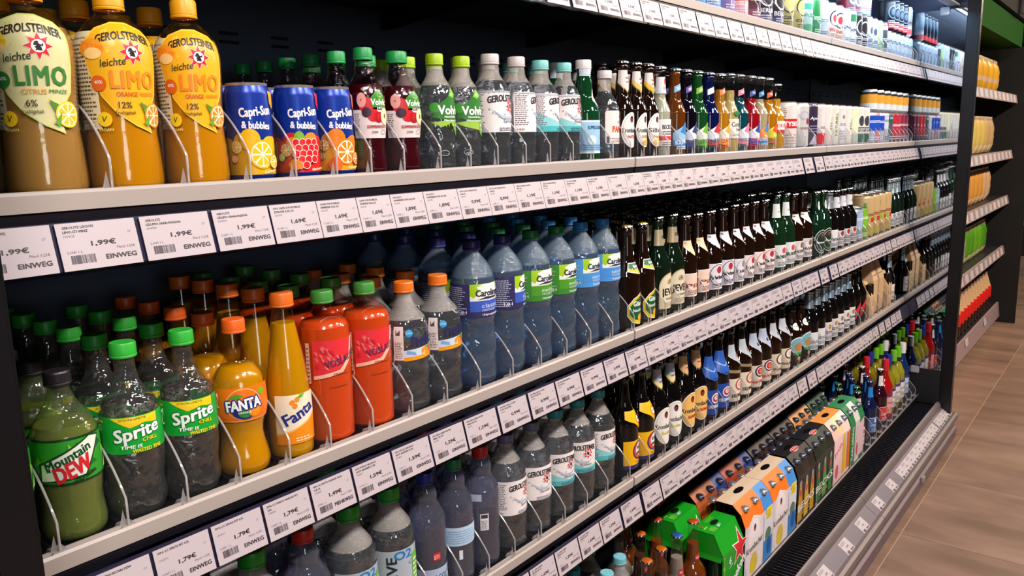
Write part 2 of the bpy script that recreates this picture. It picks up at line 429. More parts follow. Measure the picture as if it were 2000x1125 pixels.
# --- second shelf (eye level)
def petal(me, zt=.034, a=.12, n=5):
    """blown foot: lobes pressed into the base, light creases up the wall"""
    for v in me.vertices:
        x, y, z = v.co; t = math.atan2(x, -y); k = 1+.006*math.sin(3*t+z*160)*(.034 < z < .066)
        if z < zt: k -= a*(1-z/zt)*(.5+.5*math.cos(n*t))
        v.co = (x*k, y*k, z)
    return me
def limo(key, desc, liq, base, limoc, sub, sub2, pct, fruit, peel, badge):
    h, R = .251, .0475
    p = smoothprof([(.043, 0), (.0470, .006), (.0475, .02), (.0462, .05), (.0440, .085), (.0452, .12), (.0475, .16), (.0470, .18), (.0420, .197), (.030, .211), (.0185, .221), (.0165, .228), (.0165, .236)], 3)
    a = Art()
    a.rect(-.078, .078, -.036, .198, '#efe3bb' if key == 'limo_orange' else '#e4ddb0'); a.lines(-.075, .085, -.040, .185, 20, '#6a5a3c', 4)
    a.txt('leichte Limo', -.057, .190, .0035, '#4a3a20', wmax=.034); a.txt('e 0,75l', -.055, .081, .005, '#3a2d18', wmax=.032)
    leaf = [(-.046, .165), (-.044, .187), (-.034, .200), (-.012, .2075), (.012, .2075), (.034, .200), (.045, .187), (.047, .15), (.044, .122), (.034, .108), (.026, .094), (.030, .074), (.008, .083), (-.014, .098), (-.030, .118), (-.041, .142)]
    a.poly([(u*1.05, (v-.14)*1.03+.14) for u, v in leaf], badge); a.poly(leaf, base)
    a.txt('GEROLSTEINER', .003, .193, .0105, '#33251c', w=.070, arc=.006, bold=.03)
    a.sun(.010, .172, .0155)
    a.ell(-.038, .176, .016, .012, peel); a.poly([(-.052, .186), (-.022, .178), (-.030, .166), (-.046, .164)], fruit); a.ell(-.036, .170, .011, .007, '#ffd98a')
    a.txt('leichte', -.014, .160, .0095, '#2f3a24', shear=.25, w=.030, rot=.12, bold=.012)
    a.txt('LIMO', .010, .1395, .0225, limoc, w=.056, bold=.03, sp=1.1)
    a.txt(sub, .000, .121, .006, '#d98a1e' if 'CIT' in sub else '#d2571b', w=.026); a.txt(sub2, .027, .1215, .0045, limoc, w=.022)
    a.ell(-.033, .134, .0095, .0095, '#2e7d32' if 'CIT' in sub else '#e2641c'); a.txt('40%', -.033, .1355, .004, '#ffffff', w=.010)
    a.txt(pct, -.004, .108, .008, '#4b3b23'); a.txt('Fruchtgehalt', -.004, .0985, .0042, '#4b3b23', w=.024)
    a.poly([(.014, .112), (.030, .104), (.024, .090)], '#5d8a2a'); a.citrus(.036, .095, .0155, peel, fruit); a.poly([(.018, .085), (.028, .098), (.024, .080)], '#6aa02c')
    a.ell(-.030, .090, .009, .009, '#f5c81e'); a.txt('V', -.030, .0905, .0075, '#2f5a22', shear=.2); a.txt('VEGAN', -.030, .0775, .0032, '#f5e07a', w=.018)
    pet(key, 'lemonade_bottle', desc, h, R, p, juice(liq, .22, 0), shell('#fff6e0', .9, .04, .10, 50), .197, (.0185, .024, '#e9a617'), [a])
limo('limo_citrus', 'pale citrus lemonade bottle with light green label', '#9c7c4a', '#d9d39a', '#3a7d34', 'CITRUS', 'MINZE', '6%', '#f2c21c', '#f5d23c', '#c3cf6a')
limo('limo_orange', 'orange lemonade bottle with bright yellow label', '#c08606', '#f4b41c', '#ee8a18', 'ORANGE', 'PASSIONSFRUCHT', '12%', '#f28a1c', '#f59a28', '#ffd34a')
def capri(key, desc, low, fruitname, kind_):
    h, R = .143, .0365; a = Art()
    a.rect(-.1147, .012, .1147, .058, low)
    a.ell(-.02, .058, .016, .014, low); a.ell(.03, .055, .02, .012, low); a.ell(-.055, .056, .02, .01, low)
    a.txt('Capri-Sun', .004, .103, .0135, '#f4f2f4', w=.052, rot=.09, bold=.05); a.txt('& bubbles', .004, .083, .0105, '#f4f2f4', w=.046, rot=-.05, bold=.045)
    a.poly([(.030, .132), (.046, .130), (.046, .110), (.040, .106), (.032, .114)], '#e8b01c' if kind_ == 'l' else '#e2242a' if kind_ == 'r' else '#f0821e')
    a.ell(-.052, .085, .004, .004, '#3355b0'); a.ell(-.045, .078, .0025, .0025, '#3355b0'); a.ell(.050, .09, .003, .003, '#3355b0')
    if kind_ == 'r':
        a.ell(-.018, .055, .012, .010, '#f0821e'); a.ell(-.006, .062, .009, .012, '#7ab51e'); a.ell(.014, .062, .012, .010, '#ee8a22')
        rnd = random.Random(2)
        for r_ in range(5):
            for c_ in range(4-(r_ > 2)*1-(r_ > 3)*1):
                u = -.012+c_*.0105+(r_ % 2)*.004+(r_ > 2)*.004; v = .057-r_*.0085
                a.ell(u, v, .0063, .0063, '#ffd9d2', 12); a.ell(u, v, .0052, .0052, '#e01f22', 12)
        a.citrus(-.028, .046, .010, '#f0821e', '#f59a30'); a.citrus(-.036, .035, .006, '#8aba2a', '#b4d54a'); a.ell(-.014, .024, .010, .008, '#f08a1e')
    else:
        f = '#f3c012' if kind_ == 'l' else '#f08218'; pl = '#f0b50c' if kind_ == 'l' else '#ee7d14'
        a.ell(-.008, .062, .016, .016, pl); a.ell(.024, .055, .014, .012, pl)
        a.citrus(.010, .041, .021, pl, f); a.citrus(-.030, .052, .0095, pl, f); a.citrus(-.034, .035, .006, '#e06a1a', '#f0a040'); a.citrus(.030, .030, .010, pl, f)
        if kind_ == 'o': a.ell(-.012, .022, .011, .011, '#e9650f')
    a.rrect(.044, .030, .056, .060, .004, '#6aa51e'); a.lines(.046, .033, .054, .058, 6, '#e8f0c0', 2)
    a.txt(fruitname, .020, .017, .0045, '#fff0c8', w=.020, rot=.12, shear=.2)
    can(key, desc, h, R, '#1438a0', a, '#d9cfc8')
capri('can_lemon', 'blue and yellow can with lemon slice', '#e0a80e', 'Lemon', 'l')
capri('can_rasp', 'blue and red can with raspberries', '#dc1f1e', 'Himbeere', 'r')
capri('can_orange', 'blue and orange can with orange slice', '#eea01c', 'Orange', 'o')
def juicy():
    h, R = .210, .0345
    p = pet_prof(h, R, .0145, .60, (.055, .0315)); a = Art()
    a.rect(-.036, .062, .038, .108, '#ecd9d6'); a.lines(-.034, .075, -.024, .104, 9, '#7c6a70', 2)
    a.ell(-.012, .116, .013, .013, '#c8262c'); a.ell(-.020, .124, .008, .012, '#e8a39a')
    a.poly([(-.002, .112), (-.004, .128), (.006, .138), (.014, .142), (.022, .134), (.028, .124), (.030, .112)], '#3f8a2c'); a.poly([(.008, .130), (.015, .142), (.022, .132), (.016, .126)], '#6db33a')
    a.txt('Volvic', .012, .121, .0105, '#f7f4f2', w=.032, bold=.04); a.txt('JUICY', .013, .111, .0036, '#f7f4f2')
    a.ell(.000, .099, .011, .010, '#d2202a'); a.ell(.010, .096, .009, .009, '#a81622'); a.ell(.024, .098, .010, .014, '#f1e2b0'); a.ell(.024, .098, .002, .004, '#6a4a22'); a.ell(-.012, .104, .008, .008, '#3a1a30')
    a.txt('SOMMERFRÜCHTE', .008, .081, .0048, '#b0323a', w=.040, bold=.03); a.txt('OHNE', .002, .072, .004, '#5a4a50', w=.012); a.ring(.020, .072, .006, .004, .0008, '#7a6a70')
    pet('juicy', 'juice_bottle', 'dark red juice bottle with green cap', h, R, p, juice('#3a0510', .2, .05), shell('#f6e6ea', .95, .03, .35, 70), .150, (.0165, .020, '#1f9a4e'), [a])
juicy()
def volvic():
    h, R = .212, .0345; p = pet_prof(h, R, .0135, .61, None, (.02, .055, 4, .0006)); a = Art()
    a.poly([(-.028, .098), (-.012, .122), (.002, .132), (.012, .146), (.020, .150), (.027, .142), (.034, .132), (.044, .120), (.046, .098), (.02, .088)], '#2f7a2c')
    a.poly([(.006, .136), (.018, .151), (.026, .142), (.018, .132)], '#7cc02c'); a.ell(-.022, .115, .010, .009, '#3f9a34')
    a.poly([(-.030, .088), (-.01, .080), (.012, .088), (.03, .072), (.046, .060), (.046, .078), (.03, .088), (0, .092)], '#9cc24a')
    a.ell(.036, .080, .016, .018, '#6aa83a'); a.txt('MEDIUM', .036, .083, .0052, '#f2f5e6', w=.024); a.txt('PERLE', .036, .075, .0048, '#f2f5e6', w=.018)
    a.txt('Volvic', .010, .111, .0165, '#f6f8f2', w=.052, bold=.045); a.txt('Natürliches', .010, .0985, .0045, '#f2f5ea', w=.030, shear=.2); a.txt('Mineralwasser', .010, .092, .0045, '#f2f5ea', w=.032, shear=.2)
    a.ring(-.006, .033, .009, .005, .0007, '#c8cfd2')
    pet('volvic', 'water_bottle', 'still water bottle with lime green cap', h, R, p, WATER, PETS, .160, (.0162, .020, '#a4c90f'), [a])
volvic()
def gero(key, desc, h, R, cap, med, capr=.0155, v0=.070, v1=.150):
    p = pet_prof(h, R, .0135, .62, None, (.02, v0-.012, 5, .0008)); a = Art(); g = '#efe6e4'; s = (v1-v0)/.08
    a.rect(-.062, v0, .046, v1, g)
    if med:
        a.poly([(-.062, v0), (.046, v0), (.046, v0+.018*s), (.01, v0+.014*s), (-.03, v0+.030*s), (-.062, v0+.046*s)], '#8fd0d2'); a.rect(-.062, v0, .046, v0+.012*s, '#4fb4b8')
    a.lines(-.060, v0+.014*s, -.034, v1-.004, 15, '#6c6470', 5); a.rect(-.061, v1-.001, .046, v1, '#ffffff')
    a.txt('GEROLSTEINER', .006, v1-.0135*s, .0135*s, '#2a2028', w=.070, arc=.004*s, bold=.035); a.sun(.018, v0+.050*s, .0145*s)
    rnd = random.Random(4)
    for i in range(9): a.ell(-.026+i*.0055, v0+(.048-.014*math.sin(i*.42))*s+rnd.uniform(-.006, .006), .0016, .0016, '#9aa6bb', 8)
    a.poly([(-.024, v0+.046*s), (-.004, v0+.032*s), (.018, v0+.030*s), (.036, v0+.040*s), (.020, v0+.026*s), (-.004, v0+.026*s)], '#b9c3d3')
    a.txt('Medium' if med else 'Sprudel', .012, v0+.022*s, .0062*s, '#4a5a78', w=.028, sp=1.1); a.lines(-.010, v0+.003, .040, v0+.011*s, 2, '#5c6a86', 8)
    a.txt('e 0,5L' if h < .24 else 'e 0,75L', -.050, v0+.006, .0042*s, '#4a4450', wmax=.018)
    pet(key, 'water_bottle', desc, h, R, p, WATER, PETS, h*.78, (capr, .020, cap), [a])
gero('gsprudel', 'half litre sparkling water bottle with white cap', .223, .0335, '#cfc4c2', 0)
gero('gmedium', 'half litre water bottle with pale teal cap', .221, .0335, '#79c6bf', 1)
def pelle():
    h, R = .232, .0335; p = beer_prof(h, R, .0135, .46, .78); a = Art(); b = Art()
    a.rect(-.044, .022, .044, .092, '#9cc7e0'); a.rect(-.044, .020, .044, .024, '#eef2f4'); a.rect(-.044, .091, .044, .095, '#eef2f4')
    a.txt('S.PELLEGRINO', .008, .079, .0075, '#1d3a78', w=.058, bold=.04); a.star(.022, .058, .0075, .003, 5, '#d8242c'); a.lines(-.03, .028, .03, .042, 3, '#4f86b8', 3); a.ell(-.012, .050, .011, .011, '#cfe3ef'); a.ring(-.03, .035, .006, .006, .0008, '#4f86b8')
    b.rect(-.05, .196, .05, .212, '#cfdce6'); b.lines(-.03, .198, .03, .209, 3, '#5a84b0', 6)
    b.poly([(.000, .140), (.012, .168), (.030, .156), (.040, .130), (.020, .122)], '#e9e6e2'); b.ell(.018, .145, .012, .012, '#f0c6b4'); b.txt('S.PELLEGRINO', .018, .145, .003, '#c0402a', w=.02)
    pet('pelle', 'water_bottle', 'green sparkling water bottle with pale blue label', h, R, p, None, GREENGL, 0, (.0165, .020, '#e6dcda'), [a, b])
pelle()
def panna():
    h, R = .213, .0335; p = pet_prof(h, R, .0135, .55, None); a = Art()
    a.rrect(-.034, .040, .036, .118, .006, '#f1dfd8'); a.star(.014, .104, .007, .0035, 4, '#d8562a'); a.txt('ACQUA', .014, .092, .0065, '#d85a2c', w=.028); a.txt('PANNA', .010, .075, .0150, '#d8461e', w=.052, bold=.03)
    a.lines(-.02, .044, .03, .056, 3, '#7a6a68', 4); a.rect(-.030, .042, -.024, .058, '#4a3a40')
    pet('panna', 'water_bottle', 'still water bottle with cream label', h, R, p, WATER, PETS, .165, (.0165, .019, '#d9d0cf'), [a])
panna()
def krom(key, desc, capc, sub, subc, fruit, h=.241, R=.0305, labc='#e6e2dc', word='Krombacher', base=BROWNGL, neckc='#ded6d0', neckfruit=None):
    k = R/.0305; p = beer_prof(h, R); a = Art(); b = Art(); vc = h*.30
    a.ell(0, vc, .031*k, .050*k*.86, '#ffffff'); a.ell(0, vc, .0295*k, .0485*k*.86, labc); a.ring(0, vc, .027*k, .045*k*.86, .0009, '#b9a98a')
    a.ell(0, vc+.026*k, .006*k, .008*k, '#2a2228'); a.ell(0, vc+.024*k, .003*k, .004*k, '#c23a30')
    a.txt(word, 0, vc, .012*k, '#26222c', w=.056*k, bold=.02); a.txt(sub, .002, vc-.016*k, .0072*k, subc, w=.030*k, bold=.03)
    if fruit: a.citrus(.006*k, vc-.030*k, .009*k, fruit, fruit, '#fff3c0', 6); a.ell(-.006*k, vc-.032*k, .007*k, .006*k, fruit)
    z0, z1 = h*.72, h*.90
    b.poly([(-.05*k, z0+.012), (.0*k, z0-.012), (.05*k, z0+.012), (.05*k, z1), (-.05*k, z1)], neckc); b.poly([(-.05*k, z0+.012), (0, z0-.012), (.05*k, z0+.012), (.05*k, z0+.015), (0, z0-.008), (-.05*k, z0+.015)], '#c9a85a', rough=.3, metal=.8)
    if neckfruit: b.poly([(-.05*k, z0+.015), (0, z0-.008), (.05*k, z0+.015), (.05*k, z0+.024), (0, z0+.006), (-.05*k, z0+.024)], neckfruit)
    b.txt(word, .004, z1-.018*k, .0055*k, '#2a2630', w=.026*k); b.rect(-.008*k, z1-.030*k, .016*k, z1-.027*k, '#c23a30')
    beer(key, desc, h, R, base, capc, [a, b], p)
krom('kr_plain', 'brown beer bottle with oval white label', '#6a5236', 'NATUR', '#c23a30', None)
krom('kr_radler', 'brown beer bottle with orange tinted label', '#3a3a44', 'RADLER', '#c89a2a', '#f0a020', neckfruit='#e8c05a')
krom('kr_lemon', 'brown radler bottle with yellow cap', '#e0c21e', 'Natur', '#c89a2a', '#f2c41c', word='Silber', neckfruit='#f0b81e')
def slim(key, desc, liq, g, capc, lab, word, wcol, neck, nword, band=None, h=.238, R=.030, fill=.80, slant=True, name='mixed_drink_bottle'):
    p = beer_prof(h, R, .0128, .46, .72); a = Art(); b = Art()
    if slant:
        a.poly([(-.030, .030), (.034, .016), (.034, .104), (-.030, .064)], lab); a.poly([(-.030, .030), (.034, .016), (.034, .034), (-.030, .046)], band or lab)
        a.txt(word, .003, .041, .0115, wcol, w=.052, rot=.12, bold=.04); a.poly([(-.010, .066), (.014, .058), (.026, .088), (.004, .090)], band or wcol); a.lines(-.02, .020, .02, .030, 2, wcol, 6)
        b.poly([(-.028, h*.72), (.028, h*.77), (.028, h*.84), (-.028, h*.79)], neck); b.txt(nword, .002, h*.78, .0075, '#f4f2f4', w=.034, rot=.2, bold=.03)
    else:
        a.rect(-.034, .030, .034, .100, lab); a.txt(word, .002, .080, .0115, wcol, w=.046, bold=.03); a.rect(-.034, .045, .034, .056, band or wcol); a.lines(-.02, .060, .026, .072, 2, wcol, 5); a.lines(-.02, .033, .026, .043, 2, wcol, 7)
        b.rect(-.05, h*.70, .05, h*.88, neck); b.txt(nword, .004, h*.76, .008, wcol, w=.024); b.ell(.004, h*.83, .007, .009, band or wcol)
    beer(key, desc, h, R, g, capc, [a, b], p, name, liq, h*fill)
slim('ice_clear', 'clear beer bottle with white label and red crest', juice('#b9b7a0', .2, .1), GLS, '#e0e0e4', '#e8e2df', 'BECKS ICE', '#3a3540', '#d9dde2', 'ICE', '#d23a40', slant=False, fill=.7)
slim('ice_blue', 'brown bottle with silver and sky blue label', None, AMBERGL, '#4aa4d8', '#8fc0e2', 'ICED BLUE', '#eaf4fb', '#7fb4dc', 'BLUE', '#3a86c8')
slim('berry', 'dark violet bottle with white slanted label', None, glass('#0d0714'), '#c9c9d4', '#d9dbe6', 'V+ BERRY-X', '#2c2a5a', '#5a4a9a', 'BERRY', '#3a3a78')
slim('lime', 'green bottle with lime green slanted label', None, glass('#12401c'), '#d5dbd8', '#d9e6d2', 'LEMON', '#3f7a1e', '#7db52a', 'LEMON', '#6fae2a')
slim('energy', 'dark blue bottle with white slanted label', None, glass('#0a1040'), '#d5d8e6', '#dfe4ee', 'ENERGY', '#1d3a78', '#e6ebf4', 'ENERGY', '#c8303a')
slim('amberor', 'amber bottle with orange slanted label', juice('#c07d16', .15, .2), GLS, '#d9d3cc', '#efe4c8', 'CURUBA', '#d8502a', '#e8822a', 'CURUBA', '#f0a83a')
def corona():
    h, R = .242, .030; p = beer_prof(h, R); a = Art()
    a.rect(-.034, .045, .034, .104, '#e9dfcf'); a.txt('Corona', .004, .088, .015, '#2a2a3a', w=.046, bold=.02); a.txt('Extra', .008, .072, .008, '#2a2a3a', w=.022); a.txt('La Cerveza', .0, .056, .005, '#3a3a4a', w=.032, shear=.2); a.ell(0, .120, .012, .008, '#1f7a3a')
    beer('corona', 'clear bottle with cream label and blue cap', h, R, GLS, '#5a86c0', [a], p, 'beer_bottle', juice('#c8b06a', .15, .1), .19)
corona()
def breezer(key, desc, liq, lab, lab2, word, wc):
    slim(key, desc, juice(liq, .12, .2), GLS, '#d9dade', lab, word, wc, lab2, word[:4], lab2, h=.243, R=.0305, fill=.70)
breezer('teal', 'clear bottle of teal mixed drink', '#0a4a58', '#e3e6ee', '#e2809a', 'KLARER', '#5a6a8a')
breezer('redmix', 'clear bottle of red mixed drink', '#a80c1e', '#e9e6ee', '#3a4a9a', 'ERDBEER', '#c2304a')
breezer('clearmix', 'clear bottle with orange and blue label', '#b9aa8a', '#f0882a', '#3a86c8', 'PFIRSICH', '#f4f0e8')
breezer('yellowmix', 'clear amber bottle with yellow green label', '#c07a0a', '#d5d92a', '#e0502a', 'SALITOS', '#3a8a2a')
def shorty():
    h, R = .227, .030; p = beer_prof(h, R); a = Art()
    a.rect(-.03, .060, .03, .100, '#e4e0da'); a.txt('DESPE', .002, .084, .012, '#c2303a', w=.046); a.rect(-.03, .060, .03, .070, '#c23a3a')
    beer('shorty', 'shorter golden bottle with red and white label', h, R, GLS, '#5a5a62', [a], p, 'beer_bottle', juice('#d89a1a', .15, .2), .175)
shorty()
def plaincan(key, desc, col, h=.168, R=.038, rim='#d9cfc4', art=None, **k): can(key, desc, h, R, col, art, rim, **k)
def stripes(h, R, *bands):
    a = Art()
    for v0, v1, c in bands: a.rect(-PI*R*.98, v0, PI*R*.98, v1, c)
    return a
a = stripes(.168, .038, (.075, .108, '#d81f22')); a.txt('TYSKIE', .004, .091, .0165, '#f6f2ee', w=.060, bold=.05); a.lines(-.028, .115, -.018, .150, 5, '#8a7a7a', 4); a.lines(-.02, .02, .03, .06, 4, '#b9a9a2', 5)
plaincan('can_redband', 'white can with broad red band', '#ded6d0', art=a, metal=.1)
a = Art(); a.ell(.0, .12, .014, .010, '#b9bdc8'); a.txt('STARK', .006, .075, .008, '#7a3a44', w=.04); a.ring(0, .12, .018, .015, .001, '#8a8a98'); a.ell(.016, .1, .008, .011, '#a02a40')
plaincan('can_silver', 'silver white can with small dark red heart', '#d9d8d4', art=a, metal=.3)
a = Art(); a.txt('Apera', .004, .112, .012, '#e9e2ea', w=.046, shear=.2); a.lines(-.02, .06, .03, .09, 3, '#8a7a9a', 3); a.poly([(-.02, .014), (0, .05), (.02, .014)], '#b9b0c8')
plaincan('can_purple', 'dark purple can with pale script', '#3a3048', art=a)
a = stripes(.168, .038, (.013, .055, '#d2262c')); a.txt('PURE', .004, .078, .009, '#5a5a62', w=.03)
plaincan('can_redfoot', 'white can with red lower half', '#d9d3cd', art=a, metal=.1)
a = Art(); a.ell(.004, .09, .012, .03, '#c8c2b8'); a.lines(-.012, .07, .02, .10, 3, '#8a7a5a', 2)
plaincan('can_white', 'plain cream white can with gold rim', '#dfd8cf', art=a, rim='#c8a878', metal=.1)
a = Art(); a.txt('NATURELL', .006, .09, .014, '#7a8a3a', w=.09, rot=PI/2, bold=.03)
plaincan('can_greentext', 'white can with upright green lettering', '#dcd9cc', art=a, rim='#c8a878', metal=.1)
a = Art(); a.txt('SOLI', .006, .09, .012, '#8a8a94', w=.036); a.ell(.004, .12, .006, .008, '#8a7a4a'); a.lines(-.02, .03, .03, .07, 4, '#a9a9b4', 4)
plaincan('can_greyprint', 'white can with grey print', '#d9d6d4', art=a, rim='#c8a878', metal=.1)
a = stripes(.168, .038, (.013, .05, '#a9b4a8'), (.056, .150, '#e3e6b9')); a.ring(.01, .1, .03, .03, .0012, '#8a9a7a')
plaincan('can_paleyellow', 'pale yellow can with thin ring motif', '#e4e2c4', art=a, rim='#c89a6a', metal=.1)
a = stripes(.168, .038, (.013, .05, '#2f5a4a'), (.060, .078, '#4a4a54')); a.ell(.0, .105, .014, .022, '#3a3a44'); a.txt('KEKS', .004, .069, .010, '#e4e0e0', w=.04)
plaincan('can_darkoval', 'white can with dark oval and green foot', '#dfdccf', art=a, rim='#c89a6a', metal=.1)
def slimcan(key, desc, col, top, topv, word, wc, h=.146, R=.034, low=None):
    a = stripes(h, R, (topv, h-.017, top))
    if low: a.rect(-PI*R*.98, .013, PI*R*.98, low[0], low[1])
    a.txt(word, .004, (topv+h)/2, .012, wc, w=.05, bold=.04); a.lines(-.02, .02, .02, .04, 2, wc, 4)
    can(key, desc, h, R, col, a, '#cfd3da')
slimcan('can_blue', 'silver can with deep blue top', '#c9d3e0', '#1746b4', .062, 'Energy', '#dfe8f6')
slimcan('can_pinkfoot', 'blue can with pink foot', '#d98a98', '#1c4ab0', .064, 'Energy', '#dfe8f6')
slimcan('can_greydots', 'pale grey can with small dark print', '#c9ccd6', '#c2c6d4', .07, 'ZERO', '#4a5078')
slimcan('can_greentop', 'dark green topped slim can', '#5a6470', '#1f5a48', .1, 'KIBA', '#cfe0d8')
slimcan('can_red', 'red slim can with pale band', '#b02a3c', '#b4283a', .03, 'COLA.', '#f0dfe2', low=(.030, '#3a3a52'))
slimcan('can_maroon', 'maroon slim can with dark foot', '#7a2a3e', '#7a2a40', .035, 'KIRSCH', '#e6cfd6', low=(.035, '#34344a'))
a = stripes(.105, .038, (.040, .080, '#e2a236'), (.080, .090, '#232630'), (.013, .040, '#d3dfe6'))
can('can_goldtall', 'gold and silver can with black top', .105, .038, '#aab2ba', a, '#20242e')

# --- third shelf
def dew():
    h, R = .217, .0415; p = pet_prof(h, R, .0135, .60, (.045, .0385)); a = Art(); v0, v1 = .078, .138
    a.rect(-.095, v0, .095, v1, '#2f9a28'); a.rect(-.095, v1-.003, .095, v1, '#123a18'); a.rect(-.095, v0, .095, v0+.003, '#123a18')
    rnd = random.Random(3)
    for i in range(16):
        u = rnd.uniform(-.08, .07); v = rnd.uniform(v0+.006, v1-.018); a.poly([(u, v), (u+rnd.uniform(.008, .02), v+rnd.uniform(-.002, .008)), (u+rnd.uniform(.0, .012), v+.014)], rnd.choice(('#7cc83a', '#1c6a24', '#a4dc5a', '#14502a')))
    a.poly([(-.036, .083), (.022, .086), (.046, .134), (.030, .137), (-.002, .122), (-.034, .108)], '#173f1c')
    a.poly([(-.033, .085), (.020, .088), (.043, .132), (.030, .135), (0, .120), (-.031, .106)], '#e6f0e0')
    a.txt('Mountain', .001, .114, .0125, '#1a4a22', w=.058, rot=.38, bold=.04, shear=.1); a.txt('DEW', .006, .0985, .0215, '#d6202a', w=.046, rot=.33, bold=.06, shear=.15)
    a.txt('CITRUS ORIGINAL', .020, .086, .005, '#123018', w=.03, rot=.3, bold=.03)
    pet('dew', 'soda_bottle', 'yellow green soda bottle with angular green label', h, R, p, juice('#716f0e', .15, .3), shell('#dfeec0', .9, .04, .3, 60, haze=.05), .150, (.0165, .018, '#221c22'), [a])
dew()
def sprite():
    h, R = .236, .0400; p = pet_prof(h, R, .0135, .545, (.040, .0365), None, .86, .84); a = Art(); v0, v1 = .092, .142
    a.rect(-.090, v0, .090, v1, '#15a033'); a.poly([(-.030, v1-.001), (.036, v1-.001), (.034, .128), (.016, .132), (-.004, .127)], '#f2c81a')
    a.txt('ZITRONE-LIMETTE', .0, .1385, .0028, '#2a6a22', w=.036)
    a.txt('Sprite', .004, .1215, .0185, '#0f6a24', w=.062, rot=.16, bold=.09, shear=.12); a.txt('Sprite', .004, .1215, .0180, '#f6faf4', w=.060, rot=.16, bold=.045, shear=.12)
    a.txt('CHILL', .020, .1090, .0052, '#f2d21a', w=.020, shear=.15, bold=.05); a.txt('TIME IS', -.004, .1015, .0048, '#f6faf4', w=.026, shear=.15, bold=.05); a.txt('WASTED TIME', .016, .0957, .0050, '#f2d21a', w=.038, shear=.15, bold=.05)
    a.txt('GEWINNE', -.048, .137, .0034, '#f2d21a', w=.018); a.lines(-.057, .124, -.040, .134, 4, '#d9f0d2', 4); a.lines(-.062, .094, -.038, .101, 2, '#d9f0d2', 6); a.rect(-.0605, .092, -.0598, v1, '#e8f0e4'); a.lines(-.078, .096, -.066, .138, 9, '#d9f0d2', 8)
    a.txt('0,5L', .052, .136, .0045, '#e8f6e4', w=.010); a.ring(.052, .124, .006, .008, .0008, '#e8f6e4')
    pet('sprite', 'soda_bottle', 'clear soda bottle with green label and cap', h, R, p, SODA, shell('#e6e8e6', 1.0, .03, .8, 36, 1.9, haze=.03), .155, (.0172, .020, '#2fae36'), [a])
sprite()
def fanta():
    h, R = .236, .0405; p = pet_prof(h, R, .0135, .53, (.062, .0325), None, .90, .86); a = Art(); v0, v1 = .086, .138
    a.rect(-.092, v0, .092, v1, '#ef7212'); a.rect(-.092, v0, .092, v0+.002, '#f8a04a')
    a.ring(.0, .113, .027, .024, .0011, '#f8c08a'); a.ell(.002, .104, .020, .015, '#1d2f80'); a.ell(.002, .100, .011, .008, '#2f8a3a')
    a.poly([(-.022, .124), (-.010, .130), (.0, .126), (-.010, .121)], '#4f9a2a'); a.ell(.016, .100, .009, .008, '#f4941c'); a.ell(.030, .128, .006, .005, '#6ab42a')
    a.txt('FANTA', .000, .1135, .0170, '#1d2f80', w=.052, rot=.08, bold=.14); a.txt('FANTA', .000, .1135, .0165, '#fbfaf6', w=.050, rot=.08, bold=.055)
    a.txt('ORANGE', .000, .101, .0035, '#f4f4ee', w=.018); a.lines(-.062, .09, -.048, .134, 11, '#7a2a08', 4)
    pet('fanta', 'soda_bottle', 'orange soda plastic bottle with orange label', h, R, p, juice('#c29206', .22, 0), shell('#fff2dc', .9, .04, .15, 60), .165, (.0172, .020, '#f0641a'), [a])
fanta()
def fantaglass():
    h, R = .263, .0360; p = smoothprof([(.032, 0), (.0355, .005), (.036, .03), (.036, .075), (.0345, .11), (.0290, .155), (.0225, .195), (.0175, .225), (.0155, .24), (.0155, .249)], 3); a = Art()
    a.rect(-.034, .024, .040, .104, '#efe3c6'); a.poly([(-.034, .024), (.040, .024), (.040, .068), (.018, .056), (-.010, .044), (-.034, .038)], '#f08c14'); a.poly([(-.034, .038), (-.01, .044), (.018, .056), (.04, .068), (.04, .070), (.018, .0585), (-.01, .047), (-.034, .0405)], '#f8b45a')
    a.txt('Fanta', .004, .074, .0195, '#23307e', w=.054, rot=.42, bold=.05)
    for q in ((-.006, .092), (.002, .096), (-.002, .086)): a.ell(q[0], q[1], .0042, .0042, '#f08a1c', 14)
    a.poly([(.002, .099), (.008, .104), (.016, .104), (.010, .098)], '#6aae2a'); a.lines(-.004, .028, .030, .036, 2, '#fbe0b0', 5)
    pet('fantaglass', 'soda_bottle', 'slender orange soda glass bottle with cream label', h, R, p, juice('#c09206', .22, 0), shell('#fff4e2', .95, .02, 0), .215, (.0182, .022, '#dd6a18'), [a])
fantaglass()
